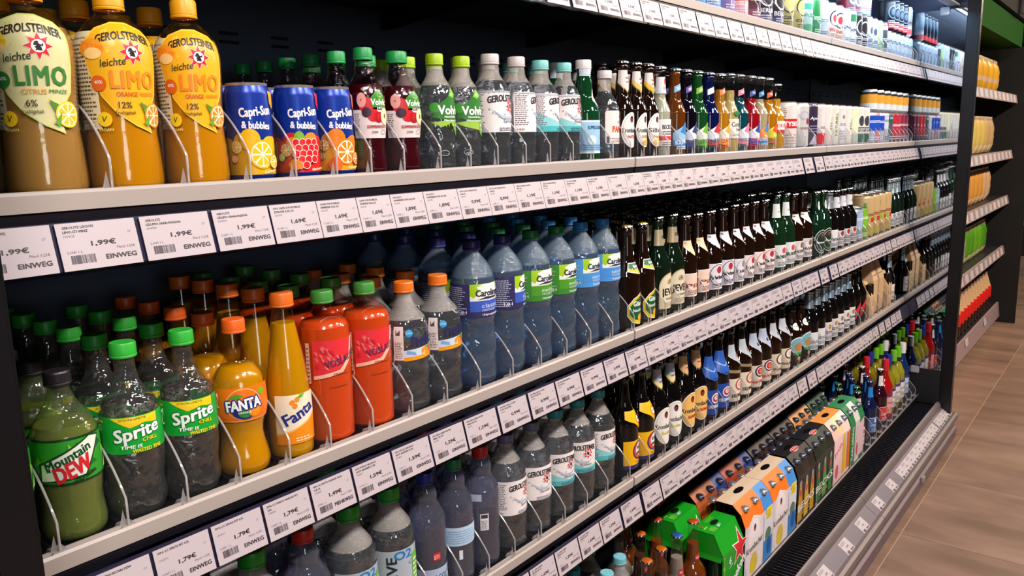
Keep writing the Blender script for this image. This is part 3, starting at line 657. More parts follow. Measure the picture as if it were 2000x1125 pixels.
def voes():
    h, R = .252, .0425; p = smoothprof([(.038, 0), (.0420, .006), (.0425, .02), (.0425, .178), (.0405, .194), (.032, .208), (.020, .218), (.0150, .224), (.0150, .237)], 3); a = Art()
    a.poly([(-.036, .110), (.012, .118), (.034, .140), (.042, .175), (-.036, .175)], '#f2b9a0'); a.poly([(-.036, .116), (.008, .124), (.028, .144), (.035, .175), (-.036, .175)], '#e0303a')
    rnd = random.Random(5)
    for i in range(26):
        t = rnd.uniform(0, 1); r_ = rnd.uniform(.2, .9); u = -.034+.062*t*r_; v = .174-.05*r_*(1-t*.3); a.poly([(u, v), (u+.005, v-.001), (u+.007, v-.009), (u+.003, v-.006)], rnd.choice(('#ee6a6a', '#c81f2e', '#f08a80')))
    a.txt('VÖSLAUER', .014, .141, .0115, '#3a2a5a', w=.062, rot=.26, bold=.01, shear=.08, arc=-.003); a.lines(-.004, .118, .034, .122, 1, '#a8452c', 4); a.lines(-.01, .098, .03, .102, 1, '#a8452c', 5)
    a.rect(-.047, .104, -.040, .172, '#eec3ad'); a.lines(-.046, .108, -.041, .168, 9, '#a85a4a', 5); a.poly([(.040, .104), (.052, .104), (.056, .140), (.050, .132)], '#f2a99a')
    pet('voes', 'juice_bottle', 'pink grapefruit drink bottle with green cap', h, R, p, juice('#cc5620', .2, .05), shell('#ffe6dc', .9, .03, .08, 40), .203, (.0180, .020, '#3f8a36'), [a])
voes()
def hella():
    h, R = .239, .0410; p = pet_prof(h, R, .0140, .60, (.040, .0385), (.050, .090, 6, .0007), .86, .86); a = Art()
    a.rect(-.048, .100, -.030, .162, '#e9dcd6'); a.lines(-.046, .104, -.032, .135, 10, '#6a5a5c', 5); a.rect(-.044, .146, -.036, .156, '#5a4a50')
    a.poly([(-.030, .098), (.046, .103), (.046, .110), (-.030, .105)], '#ee9a14'); a.poly([(-.030, .105), (.046, .110), (.046, .126), (-.030, .118)], '#c9d8e6')
    a.ell(.014, .114, .012, .008, '#f0902a'); a.ell(.028, .116, .008, .007, '#d8402a'); a.poly([(.012, .120), (.024, .126), (.030, .120), (.02, .117)], '#3f9a3a'); a.poly([(-.026, .112), (-.008, .108), (-.010, .114), (-.024, .118)], '#7aa8dc'); a.poly([(.002, .108), (.012, .104), (.010, .116)], '#f6c06a')
    a.txt('hella', .012, .137, .022, '#2a2a5c', w=.056, bold=.05); a.ell(-.020, .150, .0068, .0068, '#2f9ad2'); a.txt('0,75 l', -.020, .150, .003, '#ffffff', w=.010); a.txt('VON HIER', .012, .156, .0028, '#6a5a6a', w=.022)
    pet('hella', 'water_bottle', 'flavoured water bottle with orange cap', h, R, p, WATER, PETS, .176, (.0178, .019, '#e8741a'), [a])
hella()
def caro(key, desc, cap, top, low, word, turnback=False):
    h, R = .294, .0460; p = smoothprof([(.040, 0), (.0440, .007), (.0455, .02), (.0430, .045), (.0455, .07), (.0440, .095), (.0425, .125), (.0450, .138), (.0455, .155), (.0455, .200), (.0440, .215), (.0385, .234), (.028, .252), (.0190, .263), (.0150, .269), (.0145, .278)], 3); a = Art(); v0, v1 = .142, .210
    a.rect(-.104, v0, .104, v1, low); a.rect(-.034, v0+.034, .050, v1, '#eef0e6'); a.poly([(-.034, v1), (-.034, v0+.045), (-.026, v0+.040), (-.014, v0+.054), (-.020, v1-.006), (-.006, v1)], '#a4cc1e'); a.poly([(.030, v1), (.050, v1), (.050, v1-.02), (.040, v1-.012)], '#a4cc1e')
    a.rect(-.034, v0+.012, .050, v0+.034, top)
    a.txt('Carolinen', .010, v0+.050, .0135, '#222a48', w=.064, bold=.04); a.poly([(-.020, v0+.036), (.0, v0+.042), (.030, v0+.041), (.046, v0+.046), (.030, v0+.038), (.0, v0+.038)], '#222a48')
    a.txt('Aus gutem Grund', .010, v0+.0385, .0035, '#4a4a5a', w=.032); a.txt(word, .012, v0+.024, .0090, '#e4ecf4', w=.044, sp=1.1, bold=.0); a.txt('Ursprungsquelle', .012, v0+.006, .0048, '#e8eef6', w=.042); a.lines(-.01, v0+.013, .03, v0+.018, 2, '#c9d4e6', 4)
    a.lines(-.096, v0+.006, -.040, v1-.004, 14, '#c3c6dc', 5); a.txt('1,0 l', -.050, v0+.012, .007, '#eef0f6', w=.018)
    pet(key, 'water_bottle', desc, h, R, p, WATERB, PETB, .226, (.0180, .020, cap), [a])
caro('caro_classic', 'large water bottle with navy cap', '#23286c', '#3c5cc0', '#33305e', 'classic')
caro('caro_medium', 'large water bottle with dark green cap', '#1f7a42', '#4f9a2a', '#3f8a2e', 'medium')
caro('caro_naturelle', 'large water bottle with bright blue cap', '#2f86cc', '#4a92d8', '#4f98dc', 'naturelle')
def lab_beer(key, desc, h, R, g, capc, front, neck=None, **k):
    p = beer_prof(h, R, **k); beer(key, desc, h, R, g, capc, [x for x in (front, neck) if x], p)
def goesser():
    a = Art(); b = Art()
    a.poly([(-.030, .034), (-.016, .016), (.010, .010), (.036, .012), (.036, .094), (.016, .092), (-.012, .080), (-.030, .060)], '#f4f2e6'); a.poly([(-.0285, .035), (-.015, .018), (.010, .012), (.0345, .014), (.0345, .092), (.016, .090), (-.012, .078), (-.0285, .059)], '#d8c010'); a.poly([(-.023, .038), (-.012, .025), (.010, .020), (.030, .020), (.030, .086), (.014, .083), (-.010, .072), (-.023, .057)], '#12583a')
    a.txt('Gösser', .009, .066, .0135, '#f6f4ec', w=.044, bold=.06); a.txt('NaturRadler', .008, .048, .0080, '#f6f4ec', w=.044, shear=.2, bold=.02); a.ell(.012, .028, .010, .009, '#f0a81c'); a.ell(.022, .029, .008, .009, '#f6c83a'); a.ell(.022, .029, .006, .007, '#f2d878')
    b.poly([(-.030, .150), (.032, .138), (.036, .148), (.030, .172), (-.026, .172)], '#f4f2e6'); b.poly([(-.027, .152), (.030, .141), (.028, .170), (-.024, .170)], '#1a6a3e'); b.poly([(-.027, .152), (.030, .141), (.030, .148), (-.026, .158)], '#e4c21c'); b.txt('Gösser', .006, .163, .007, '#f6f4ec', w=.028, bold=.04); b.txt('Radler', .008, .155, .005, '#f6f4ec', w=.022)
    lab_beer('goesser', 'dark radler bottle with green and yellow label', .268, .0375, BROWNGL, '#d9b81c', a, b)
goesser()
def jever():
    a = Art(); b = Art()
    a.ell(0, .082, .036, .040, '#b9a880'); a.rect(-.036, .022, .036, .082, '#b9a880'); a.ell(0, .081, .0335, .0375, '#dfd4b6'); a.rect(-.0335, .024, .0335, .081, '#dfd4b6')
    a.txt('JEVER', .002, .070, .0200, '#262420', w=.060, bold=.05); a.txt('PILSENER', .002, .050, .0055, '#4a4436', w=.032); a.ell(0, .098, .010, .008, '#b9b09a'); a.poly([(-.01, .092), (0, .106), (.01, .092)], '#8a7a4a'); a.lines(-.02, .028, .02, .042, 3, '#8a7f66', 4)
    b.rect(-.06, .196, .06, .240, '#c9b896', rough=.35, metal=.5); b.txt('JEVER', .004, .220, .0085, '#3a3428', w=.026, bold=.04)
    lab_beer('jever', 'green beer bottle with rounded beige label', .277, .0375, glass('#0c1c10'), '#24282c', a, b)
jever()
def simple(key, desc, h, R, g, capc, lab, word, wc, emblem=None, v0=.022, v1=.100, neck=None, tie=None, hw=.034, ring=None, foil=None, wy=None):
    a = Art(); b = Art()
    a.rect(-hw, v0, hw, v1, lab); a.rect(-hw, v1-.002, hw, v1, '#ffffff'); a.rect(-hw, v0, hw, v0+.002, '#ffffff')
    cy0 = (v0+v1)/2
    if ring: a.ring(0, cy0+.004, hw*.82, (v1-v0)*.42, .0022, ring)
    if emblem: a.ell(.002, cy0+.020, .009, .011, emblem)
    a.txt(word, .003, wy or cy0-.002, .0125, wc, w=hw*1.75, bold=.035); a.lines(-hw*.6, v0+.006, hw*.6, v0+.020, 3, wc, 4)
    if tie: b.poly([(-.040, .176), (-.008, .168), (.010, .148), (.024, .156), (.018, .174), (.040, .176), (.040, .192), (-.040, .192)], tie[0]); b.rect(-.040, .182, .040, .187, tie[1])
    if neck: b.rect(-.05, h*.70, .05, h*.88, neck[0]); b.txt(neck[1], .004, h*.78, .0075, neck[2], w=.028)
    if foil: b.rect(-.06, h*.70, .06, h*.955, foil[0], rough=.3, metal=.75); b.rect(-.06, h*.80, .06, h*.825, foil[1])
    lab_beer(key, desc, h, R, g, capc, a, b if b.p else None)
simple('pils', 'dark brown bottle with peach label', .266, .0375, BROWNGL, '#17181c', '#e9cdb9', 'Pils', '#8a3028', None, .030, .098, tie=('#e3cfa8', '#c8a05a'))
simple('pader_blue', 'brown bottle with white label and blue ring', .266, .0375, BROWNGL, '#17181c', '#e2dde2', 'Paderborner', '#2a2a3a', '#b0303a', .024, .104, tie=('#e0dce0', '#3a4a8a'), ring='#3a4a8a')
simple('pader_mid', 'brown bottle with white label and thin blue arc', .271, .0375, BROWNGL, '#1c2030', '#e0dbde', 'Paderb.', '#2a2a3a', '#8a8a9a', .022, .096, tie=('#e6e2e4', '#3a56a8'), ring='#8a9ac8')
simple('pader_red', 'brown bottle with white label and red arc', .269, .0375, BROWNGL, '#1c1c24', '#e4dad8', 'Paderb.', '#2a2028', '#b0303a', .022, .098, tie=('#eee4e2', '#d02a34'), ring='#d0505a')
simple('brinkhoff', 'green bottle with white label and green band', .278, .0375, glass('#0e2a16'), '#2a3038', '#e2dedd', 'BRINKHOFFS', '#1f5a42', '#c8505a', .018, .098, neck=('#dfe4e0', 'No.1', '#1f6a4a'))
simple('hansa', 'brown bottle with cream label and brown arc', .271, .0375, BROWNGL, '#20222a', '#e0d8d6', 'HANSA', '#4a3a3a', '#7a6a5a', .020, .092, tie=('#e6dcd0', '#6a4a3a'), ring='#b9a0a0')
def heinek():
    a = Art(); b = Art()
    a.ell(0, .062, .034, .048, '#cfd3d4'); a.ell(0, .062, .031, .045, '#1c3a2a'); a.ring(0, .062, .025, .038, .0016, '#cfd3d4'); a.rect(-.034, .052, .034, .066, '#1a1c20'); a.txt('Heineken', .002, .059, .0085, '#e9ecec', w=.052, bold=.03); a.star(0, .088, .008, .0034, 5, '#d0303a')
    b.ell(0, .205, .014, .018, '#cfd8d2'); b.star(0, .208, .006, .0026, 5, '#d0303a')
    lab_beer('heinek', 'green bottle with dark oval label and red star', .262, .0375, glass('#0c2a18'), '#8a9298', a, b)
heinek()
simple('whitegreen', 'dark bottle with white label and green top stripe', .256, .0375, DKGL, '#2a3038', '#e0dde0', 'Veltins', '#3a4a44', None, .018, .092, foil=('#c3c9d2', '#8a98a8'))
simple('darkwhite', 'dark bottle with white neck wrap', .252, .0375, DKGL, '#202226', '#c9c6c6', 'Export', '#4a3a3a', '#a0303a', .016, .080, neck=('#d9d9de', 'PURE', '#4a5a8a'))
def bigcan(key, desc, lo, word, h=.200, R=.042):
    a = stripes(h, R, (.013, .05, lo)); a.txt(word, .004, .11, .014, '#8a2a24', w=.06); a.rect(-.03, .075, -.006, .095, '#8ab02a'); a.rect(.004, .075, .03, .095, '#c0302a'); a.rect(-.03, .14, -.02, .165, '#5a8a2a')
    can(key, desc, h, R, '#c6a878', a, '#b9b3a8', metal=.1)
bigcan('bigcan', 'tall tan can with red and green panels', '#b4a048', 'HEMP')
bigcan('bigcan2', 'tall tan can with olive foot', '#a08a5a', 'BIO')
slimcan('can_lightblue', 'slim pale blue can beside tan cans', '#a9bfd6', '#9fb8d4', .06, 'LEMON.', '#eef4fa', .150, .034)
slimcan('can_limegreen', 'slim lime green can beside tan cans', '#8ac03a', '#7ab82e', .06, 'LIME', '#f4faea', .150, .034)
simple('dk_far', 'dark green bottle at far end of third shelf', .255, .0375, glass('#0c1c16'), '#6a7a78', '#c9c9ce', 'PURE', '#3a4a54', '#7a8a8a', .016, .080, foil=('#b9c6cc', '#6a8a8a'))

# --- fourth shelf
def o2(key, desc):
    h, R = .260, .0440; p = pet_prof(h, R, .0165, .62, None, (.02, .06, 4, .001)); a = Art()
    a.rect(-.05, .030, .05, .150, '#a9b4bc'); a.txt('ACTIVE', -.014, .085, .020, '#22283a', w=.105, rot=PI/2, bold=.05); a.txt('O2', .010, .140, .017, '#1f7ac0', w=.036, bold=.06); a.ring(.03, .12, .010, .004, .001, '#2a6a9a')
    a.rrect(.030, .060, .050, .135, .006, '#6ac02a'); a.lines(.032, .07, .048, .128, 6, '#f0f8e4', 5); a.ell(.035, .055, .008, .008, '#e6e6e0')
    pet(key, 'water_bottle', desc, h, R, p, WATER, PETS, .190, (.0200, .026, '#23a02a'), [a])
o2('o2', 'oxygen water bottle with tall green cap')
def vittel(key, desc, cap, lab):
    h, R = .259, .0395; p = smoothprof([(.034, 0), (.0385, .007), (.0395, .02), (.0380, .06), (.0395, .1), (.0395, .150), (.0375, .170), (.028, .188), (.0235, .20), (.0235, .215), (.018, .232), (.0145, .240)], 3); a = Art()
    if lab == 'red': a.rrect(-.006, .088, .010, .104, .002, '#d0202e'); a.lines(-.005, .091, .009, .101, 3, '#f6d6d6', 2); a.rect(-.05, .020, .05, .070, '#a9b9d0'); a.txt('CLASSIC', .004, .050, .016, '#4a5a90', w=.062, shear=.2)
    elif lab == 'blue': a.rect(-.05, .085, .05, .125, '#b9d3e8'); a.lines(-.04, .09, .04, .12, 6, '#7aa2cc', 4); a.rect(-.012, .055, -.004, .075, '#dfe4ea')
    else: a.rect(-.016, .085, .002, .122, '#e4dfe2'); a.lines(-.014, .088, 0, .108, 8, '#4a4650', 4); a.rect(-.014, .112, 0, .120, '#3a3640'); a.rect(-.05, .150, -.012, .165, '#b0b6cc')
    pet(key, 'water_bottle', desc, h, R, p, fluid('#e4e6f4', bump=.6, bscale=60), shell('#d0d4ea', .95, .03, .2, 40, 1.75, haze=.07), .205, (.0170, .023, cap), [a])
vittel('vit_blue', 'slim water bottle with dark blue cap', '#1f2f9a', 'red')
vittel('vit_green', 'slim water bottle with emerald cap', '#14804e', 'blue')
vittel('vit_red', 'slim water bottle with red cap', '#d0241c', 'back')
gero('gs75', 'large sparkling water bottle with grey cap', .256, .0430, '#77779a', 0, .0180, .082, .160)
gero('gm75', 'large water bottle with teal cap', .258, .0430, '#33a0ae', 1, .0180, .082, .160)
def malz():
    a = Art(); b = Art(); h, R = .272, .0385
    a.rect(-.038, .024, .040, .092, '#eeb30a'); a.rect(-.038, .014, .040, .024, '#2a2a6a'); a.ell(.014, .062, .027, .027, '#2a2a78'); a.ell(.014, .062, .023, .023, '#e04a1c'); a.ell(.016, .064, .018, .019, '#f2ece6'); a.txt('Vita', .016, .069, .0115, '#2a1a20', w=.026, shear=.15, bold=.05); a.txt('malz', .016, .056, .0115, '#2a1a20', w=.030, shear=.15, bold=.05); a.txt('Das Original', .014, .031, .0045, '#5a3a10', w=.03, shear=.2)
    b.poly([(-.034, .172), (-.034, .152), (-.006, .140), (.020, .118), (.040, .150), (.040, .172)], '#eeb80c'); b.ell(.014, .148, .011, .012, '#d8401c'); b.ell(.014, .148, .008, .009, '#f4ece4'); b.txt('Vita', .014, .148, .004, '#2a1a20', w=.012)
    lab_beer('malz', 'malt drink bottle with bright yellow label', h, R, DKGL, '#c8b418', a, b)
malz()
krom('krd_white', 'dark bottle with white oval label, pale blue neck', '#1a1a1e', 'Radler', '#d9c21e', None, .269, .0385, '#ece8e0', neckc='#aab6c4', neckfruit='#e0d68a', base=DKGL)
krom('krd_orange', 'dark bottle with amber label and red ribbon', '#1a1a1e', 'ALKOHOLFREI', '#c8321e', None, .270, .0385, '#eebb66', neckc='#d2a878', base=DKGL)
def blueweiss():
    a = Art(); b = Art(); h, R = .267, .0375
    a.rect(-.036, .020, .036, .100, '#1d4a9c'); a.ell(.004, .072, .018, .017, '#e6e0e0'); a.ell(.004, .072, .014, .013, '#b0303a'); a.ell(.004, .074, .008, .008, '#e6e0e0'); a.txt('ERDINGER', .004, .046, .011, '#e8ecf4', w=.056, bold=.03)
    b.poly([(-.05, .150), (0, .128), (.05, .150), (.05, .205), (-.05, .205)], '#2a5ab0'); b.poly([(-.05, .172), (0, .155), (.05, .172), (.05, .176), (0, .159), (-.05, .176)], '#8ab0e0')
    lab_beer('blueweiss', 'dark bottle with royal blue label', h, R, DKGL, '#2a56b4', a, b)
blueweiss()
def weiss(key, desc, lab, word, wc, e1, e2, neckc, h=.266, wy=None, ev=.072, silver=True):
    a = Art(); b = Art(); R = .0375
    a.rect(-.036, .016, .036, .094, lab)
    a.ell(.006, ev, .022, .021, e1); a.ell(.006, ev, .0165, .0158, '#f0e9e2'); a.ell(.006, ev, .0135, .0128, e2); a.ell(.006, ev, .006, .007, '#c8a06a')
    a.txt(word, .002, wy or .036, .0115, wc, w=.056, bold=.03)
    b.poly([(-.040, .205), (-.040, .168), (-.004, .150), (.012, .136), (.030, .158), (.040, .170), (.040, .205)], neckc); b.ell(.008, .168, .007, .008, e1)
    if silver: b.poly([(-.036, .116), (.036, .106), (.036, .116), (-.036, .126)], '#c9b48a', rough=.3, metal=.6)
    lab_beer(key, desc, h, R, BROWNGL, '#1c1c22', a, b)
weiss('erd_white', 'brown bottle with cream label and silver neck', '#e2d3bd', 'ERDINGER', '#3a2a24', '#b04a40', '#d8c6b0', '#aeb9c0')
weiss('paulaner', 'brown bottle with red and navy roundel', '#ddc9b4', 'Hefe-Weizen', '#c83a2c', '#23264a', '#c8282e', '#aab4c6', silver=False)
weiss('franzis', 'brown bottle with grey and amber roundel', '#d9c8ae', 'Weissbier', '#6a4a34', '#4a4648', '#e9e2da', '#b4b9c2', silver=False)
def andechs():
    a = Art(); b = Art(); h, R = .230, .0375
    a.ell(.002, .078, .034, .034, '#d9dcd2'); a.ell(.002, .078, .029, .029, '#6ab0c8'); a.ell(.002, .072, .018, .018, '#b0804a'); a.rect(-.02, .040, .02, .050, '#2f8a3a'); a.ell(.004, .026, .007, .007, '#c8a83a')
    b.ell(.004, .150, .024, .014, '#eef2ea'); b.rect(-.014, .146, .020, .156, '#2f9a44')
    p = beer_prof(h, R); beer('andechs', 'squat brown bottle with green and blue label', h, R, BROWNGL, '#20242a', [a, b], p)
andechs()
simple('green_stripe', 'dark bottle with white label, green upper edge', .266, .0375, DKGL, '#5a6a70', '#d9d9de', 'Hell', '#3a5a54', None, .018, .090, foil=('#a9bcc8', '#7a98a8'))
simple('foil', 'dark bottle with long silver foil neck', .266, .0375, DKGL, '#8a9aac', '#d3cfd0', 'Bräu', '#3a3a44', '#b08a3a', .018, .098, foil=('#b4c8d8', '#8aa4bc'))
simple('foil_oval', 'foil necked bottle with narrow white label', .266, .0375, DKGL, '#7a8a9c', '#dcd8d6', 'rombach', '#3a4058', '#9a7a5a', .022, .104, foil=('#a6c2d6', '#d0d8e0'), hw=.024)
def redstrip():
    a = Art(); a.poly([(-.024, .020), (.0, .030), (.028, .100), (.020, .110), (-.012, .060)], '#c8303a'); a.rect(-.028, .050, .028, .062, '#26262c'); a.txt('MONK', .002, .056, .006, '#d9d3d3', w=.028)
    lab_beer('redstrip', 'black bottle with red slanted stripe', .268, .0375, DKGL, '#8a9098', a, None)
redstrip()

# --- bottom shelf bottles
gero('gm75b', 'large water bottle with light blue cap', .262, .0430, '#7cc6d2', 1, .0185, .082, .160)
gero('gm75c', 'bottom shelf water bottle with teal cap', .262, .0430, '#1f8a90', 1, .0185, .082, .160)
def bion(key, desc, liq, g, capc, word, h=.285, R=.042):
    p = smoothprof([(R*.9, 0), (R, .006), (R, .03), (R, .110), (R*.97, .125), (R*.8, .142), (.0215, .160), (.0205, .180), (.0175, .215), (.0150, .245), (.0140, .265)], 3)+[(.0160, .267), (.0160, .275), (.0140, .279)]; a = Art()
    a.rect(-.018, .165, .018, .185, '#d02a36'); a.txt(word, 0, .175, .008, '#f4e6e6', w=.028); a.rect(-.038, .03, .038, .10, '#e2d8cc'); a.txt(word, 0, .075, .014, '#a8302a', w=.05)
    pet(key, 'soft_drink_bottle', desc, h, R, p, juice(liq, .12, .2) if liq else None, g, .215, (.0150, 0, capc), [a])
bion('bion_clear', 'clear soft drink bottle with orange crown cap', '#4a2a1c', GLS, '#d86a1c', 'RHÖN')
bion('bion_brown', 'brown soft drink bottle with orange crown cap', '#7a3a10', GLS, '#d8501c', 'FASS')
bion('bion_grey', 'frosted soft drink bottle with blue crown cap', '#9a8a80', GLS, '#2a66b4', 'BAD')
simple('white_neck', 'standing beer bottle with cream neck and green cap', .262, .0375, DKGL, '#2a7a3a', '#e6dcd6', 'PURE', '#b02a34', '#c83a44', .02, .10, neck=('#ddd2c2', 'PER', '#8a3a34'))
simple('blue_neck', 'standing bottle with bright blue neck wrap', .265, .0375, glass('#101a40'), '#2a3a6a', '#3a6ab0', 'Rio', '#dfe8f6', '#e0e6f0', .02, .09, neck=('#1f86dc', 'RIO', '#1a4a90'))
simple('white_cap_red', 'wine bottle with white neck and red body label', .275, .0385, glass('#2a0a18'), '#e2dcdc', '#d83a3a', 'Rosso', '#f4e6e4', None, .02, .09, neck=('#e4dcda', 'R', '#7a3a44'))
def wine(key, desc, g, capc, lab, word, h=.300, R=.040, liq=None):
    p = smoothprof([(R*.92, 0), (R, .006), (R, .05), (R, h*.50), (R*.95, h*.56), (R*.7, h*.64), (.018, h*.73), (.0150, h*.80), (.0150, h-.004)], 3); a = Art(); b = Art()
    a.rect(-.036, .03, .036, .115, lab); a.txt(word, 0, .085, .012, '#5a4a5a', w=.05); a.lines(-.02, .045, .02, .065, 3, '#8a7a8a', 3); a.rect(-.036, .115, .036, .128, '#4a3a8a')
    b.rect(-.047, h*.78, .047, h-.006, capc)
    parts = [('bottle_body', MB().lathe(base_close(p), 24).mesh('bottle_body', [g], True, 50), None), ('cap', screwcap(.0162, .055, capc, h-.055), None), ('label', labelmesh(a, p, R), None)]
    if liq: parts.insert(1, ('drink', MB().lathe(inset(p, .0016, h*.72), 20).mesh('drink', [liq], True, 60), None))
    kind(key, 'wine_bottle', desc, 'bottle', h, R, parts)
wine('wine_green', 'white wine bottle with lime green cap', GLS, '#6ab81e', '#e4dcda', 'Blanc', liq=juice('#a8a02a', .12, .2))
wine('wine_blue', 'white wine bottle with royal blue cap', GLS, '#1f2f8c', '#e2d8d8', 'Weiss', liq=juice('#9a8a1a', .12, .2))
wine('wine_red', 'red sparkling drink bottle with red neck', glass('#a01018'), '#c8202a', '#f0a090', 'Frizz')
wine('wine_whitecap', 'blue bottle with white cap at bottom shelf end', glass('#142a5a'), '#e4e0e2', '#b9c9e0', 'Secco')
wine('wine_bluecap', 'blue bottle with sky blue cap at bottom end', glass('#12306a'), '#2a7ac8', '#dfe2ea', 'Perl')

# --- top shelf cans
def acan(key, desc, col, word, wc, band=None, ring=None, metal=.25, h=.146, R=.040, low=None, rot=0):
    a = Art()
    if band: a.rect(-PI*R*.98, band[0], PI*R*.98, band[1], band[2])
    if low: a.poly([(-PI*R*.98, .013), (PI*R*.98, .013), (PI*R*.98, low[0]), (.0, low[0]*1.3), (-PI*R*.98, low[0])], low[1])
    if ring: a.ell(.0, .086, .026, .030, ring[0]); a.ell(.0, .086, .021, .025, ring[1]); a.ell(0, .086, .012, .015, ring[2])
    a.txt(word, .002, .045 if ring else .07, .014, wc, w=.056, bold=.04, rot=rot); a.lines(-.02, .020, .024, .034, 2, wc, 4)
    can(key, desc, h, R, col, a, '#d3d6da', metal=metal)
acan('a_orange', 'orange red can with white print', '#d8482a', 'ORANGE', '#f6ece4', low=(.04, '#e89a3a'))
acan('a_nero', 'black and blue can with white lettering', '#e6e0d4', 'ENERGY', '#f4f4f4', band=(.055, .092, '#1c1c24'), low=(.034, '#2a7ac8'))
acan('a_ice', 'sky blue can with white lettering', '#6ab4e0', 'ICE BERG', '#f2f8fc', low=(.03, '#3a8ac8'))
acan('a_cola', 'violet can with white lettering', '#5a3a7a', 'COLA', '#f2eef6', low=(.034, '#7a5a9a'))
acan('a_peach', 'pink can with orange peach motif', '#e8604a', 'PEACH', '#f6e4e0', ring=('#f08a2a', '#f0a03a', '#f6c06a'), low=(.04, '#e89aa4'))
acan('a_dark', 'dark maroon can with white slanted lettering', '#3a1a28', 'ALOE', '#f4eef0', rot=.4, low=(.03, '#6a2a48'))
acan('a_black', 'black can with white arch and lettering', '#15151c', 'BERLIN', '#e9e9ee', ring=('#e6e6ea', '#1a1a22', '#2a2a36'), low=(.028, '#3a3a6a'))
acan('a_olive', 'olive can with round script emblem', '#b9b06a', 'carl', '#2a2a1c', ring=('#3a3a22', '#c3ba78', '#c3ba78'))
acan('a_teal', 'pale teal can with green print', '#b4d8d8', 'ASI', '#1f8a6a', band=(.09, .11, '#3aa88a'), low=(.03, '#2f9a6a'))
acan('a_green', 'bright green can with white checks', '#1f8a4a', 'BECK', '#eef6f0', low=(.03, '#17703a'))
acan('a_check', 'white can with green check pattern', '#d9e0e6', 'HELL', '#3a4a8a', band=(.05, .10, '#b9c9dc'))
acan('a_paul', 'cream can with red and navy roundel', '#e6d9c6', 'Weizen', '#c8504a', ring=('#23264a', '#e9e2da', '#c8303a'), metal=.1)
acan('a_white', 'pale white can with navy lettering', '#d6e0ea', 'INN', '#3a4a7a', band=(.1, .12, '#c9d3e0'), metal=.1)
acan('a_whitegreen', 'white can with green shoulder', '#d3e0e8', 'Lager', '#1f2a3a', band=(.1, .128, '#1f7a4a'), metal=.1)
acan('a_blackring', 'black can with white ring', '#14151c', 'stout', '#e2e6ee', ring=('#e6ecf4', '#14151c', '#14151c'))
acan('a_kwhite', 'pale silver can with dark crest', '#c9dae8', 'Kromb', '#3a4a68', ring=('#d9e4ee', '#c9dae8', '#4a5a78'))
acan('a_mint', 'mint green can with yellow ring', '#a9d8b4', 'RADLER.', '#4a8a4a', ring=('#e3e07a', '#a9d8b4', '#a9d8b4'))
acan('a_grey', 'dark grey can with pale top', '#4a5260', 'DARK', '#d6dee8', band=(.11, .128, '#c9d3e0'))
acan('a_portrait', 'red and silver can with figure motif', '#8a98ac', 'ZORRO', '#e6dfe4', low=(.07, '#b02a3a'), ring=('#6a3a3a', '#d6c6c0', '#8a3a3a'))
acan('a_whitered', 'white can with small red print', '#e0e6ee', 'SPRITZ', '#d0404a', low=(.03, '#d8606a'))
acan('a_jack', 'black can with white emblem and red foot', '#191b24', 'No.7', '#d9e0ea', ring=('#c3ccd8', '#20222c', '#8a94a4'), low=(.03, '#d02a38'))
acan('a_low', 'pale blue can with dark print', '#b4cce0', 'tonic', '#2a3a54', low=(.03, '#9ab8d0'), h=.115, R=.040)

# ------------------------------------------------------------------ the room
XL, XR = .25, 4.67                          # inner faces of the cabinet's end panels
JOINTS = (1.745, 3.215)
fl = MB().box(-2.5, -5.0, -.06, 14, 2.4, -.004).mesh('floor', [M('#b89c86', .8)], False)
FLOOR = structure('floor', fl)
def tile_mat():
    m = bpy.data.materials.new('stone_tile'); m.use_nodes = True; nt = m.node_tree; b = nt.nodes['Principled BSDF']
    tc = nt.nodes.new('ShaderNodeTexCoord'); oi = nt.nodes.new('ShaderNodeObjectInfo')
    mp = nt.nodes.new('ShaderNodeMapping'); mp.inputs['Scale'].default_value = (2.2, .75, 1)
    ad = nt.nodes.new('ShaderNodeVectorMath'); ad.operation = 'ADD'
    n = nt.nodes.new('ShaderNodeTexNoise'); n.inputs['Scale'].default_value = 1.6; n.inputs['Detail'].default_value = 8; n.inputs['Roughness'].default_value = .62
    r = nt.nodes.new('ShaderNodeValToRGB'); e = r.color_ramp.elements
    e[0].position = .36; e[0].color = rgb('#705848'); e[1].position = .66; e[1].color = rgb('#967967')
    k = e.new(.5); k.color = rgb('#84695a')
    nt.links.new(tc.outputs['Object'], mp.inputs['Vector']); nt.links.new(mp.outputs[0], ad.inputs[0]); nt.links.new(oi.outputs['Location'], ad.inputs[1])
    nt.links.new(ad.outputs[0], n.inputs['Vector']); nt.links.new(n.outputs['Fac'], r.inputs[0]); nt.links.new(r.outputs[0], b.inputs['Base Color'])
    b.inputs['Roughness'].default_value = .42
    bp = nt.nodes.new('ShaderNodeBump'); bp.inputs['Strength'].default_value = .12; bp.inputs['Distance'].default_value = .004
    nt.links.new(n.outputs['Fac'], bp.inputs['Height']); nt.links.new(bp.outputs[0], b.inputs['Normal'])
    return m
TM = tile_mat()
tm = bevel(MB().box(.002, .002, -.012, .698, 1.398, 0).mesh('tile', [TM], False), .0015, 1)
for i in range(-3, 20):
    for j in (-3, -2, -1, 0, 1):
        x = 3.47-.70*5+.70*i+.70; y = .70+1.4*j
        if x > 13.3 or y < -4.5: continue
        structure('tile', tm, (x, y, 0), FLOOR)
structure('ceiling', MB().box(-2.5, -5.0, 3.25, 14, 2.4, 3.35).mesh('ceiling', [M('#0e0d0f', .9)], False))
structure('wall_front', MB().box(-2.5, 2.3, 0, 14, 2.4, 3.25).mesh('wall_front', [M('#131216', .8)], False))
structure('wall_right', MB().box(13.9, -5, 0, 14, 2.3, 3.25).mesh('wall_right', [M('#0e0d10', .9)], False))
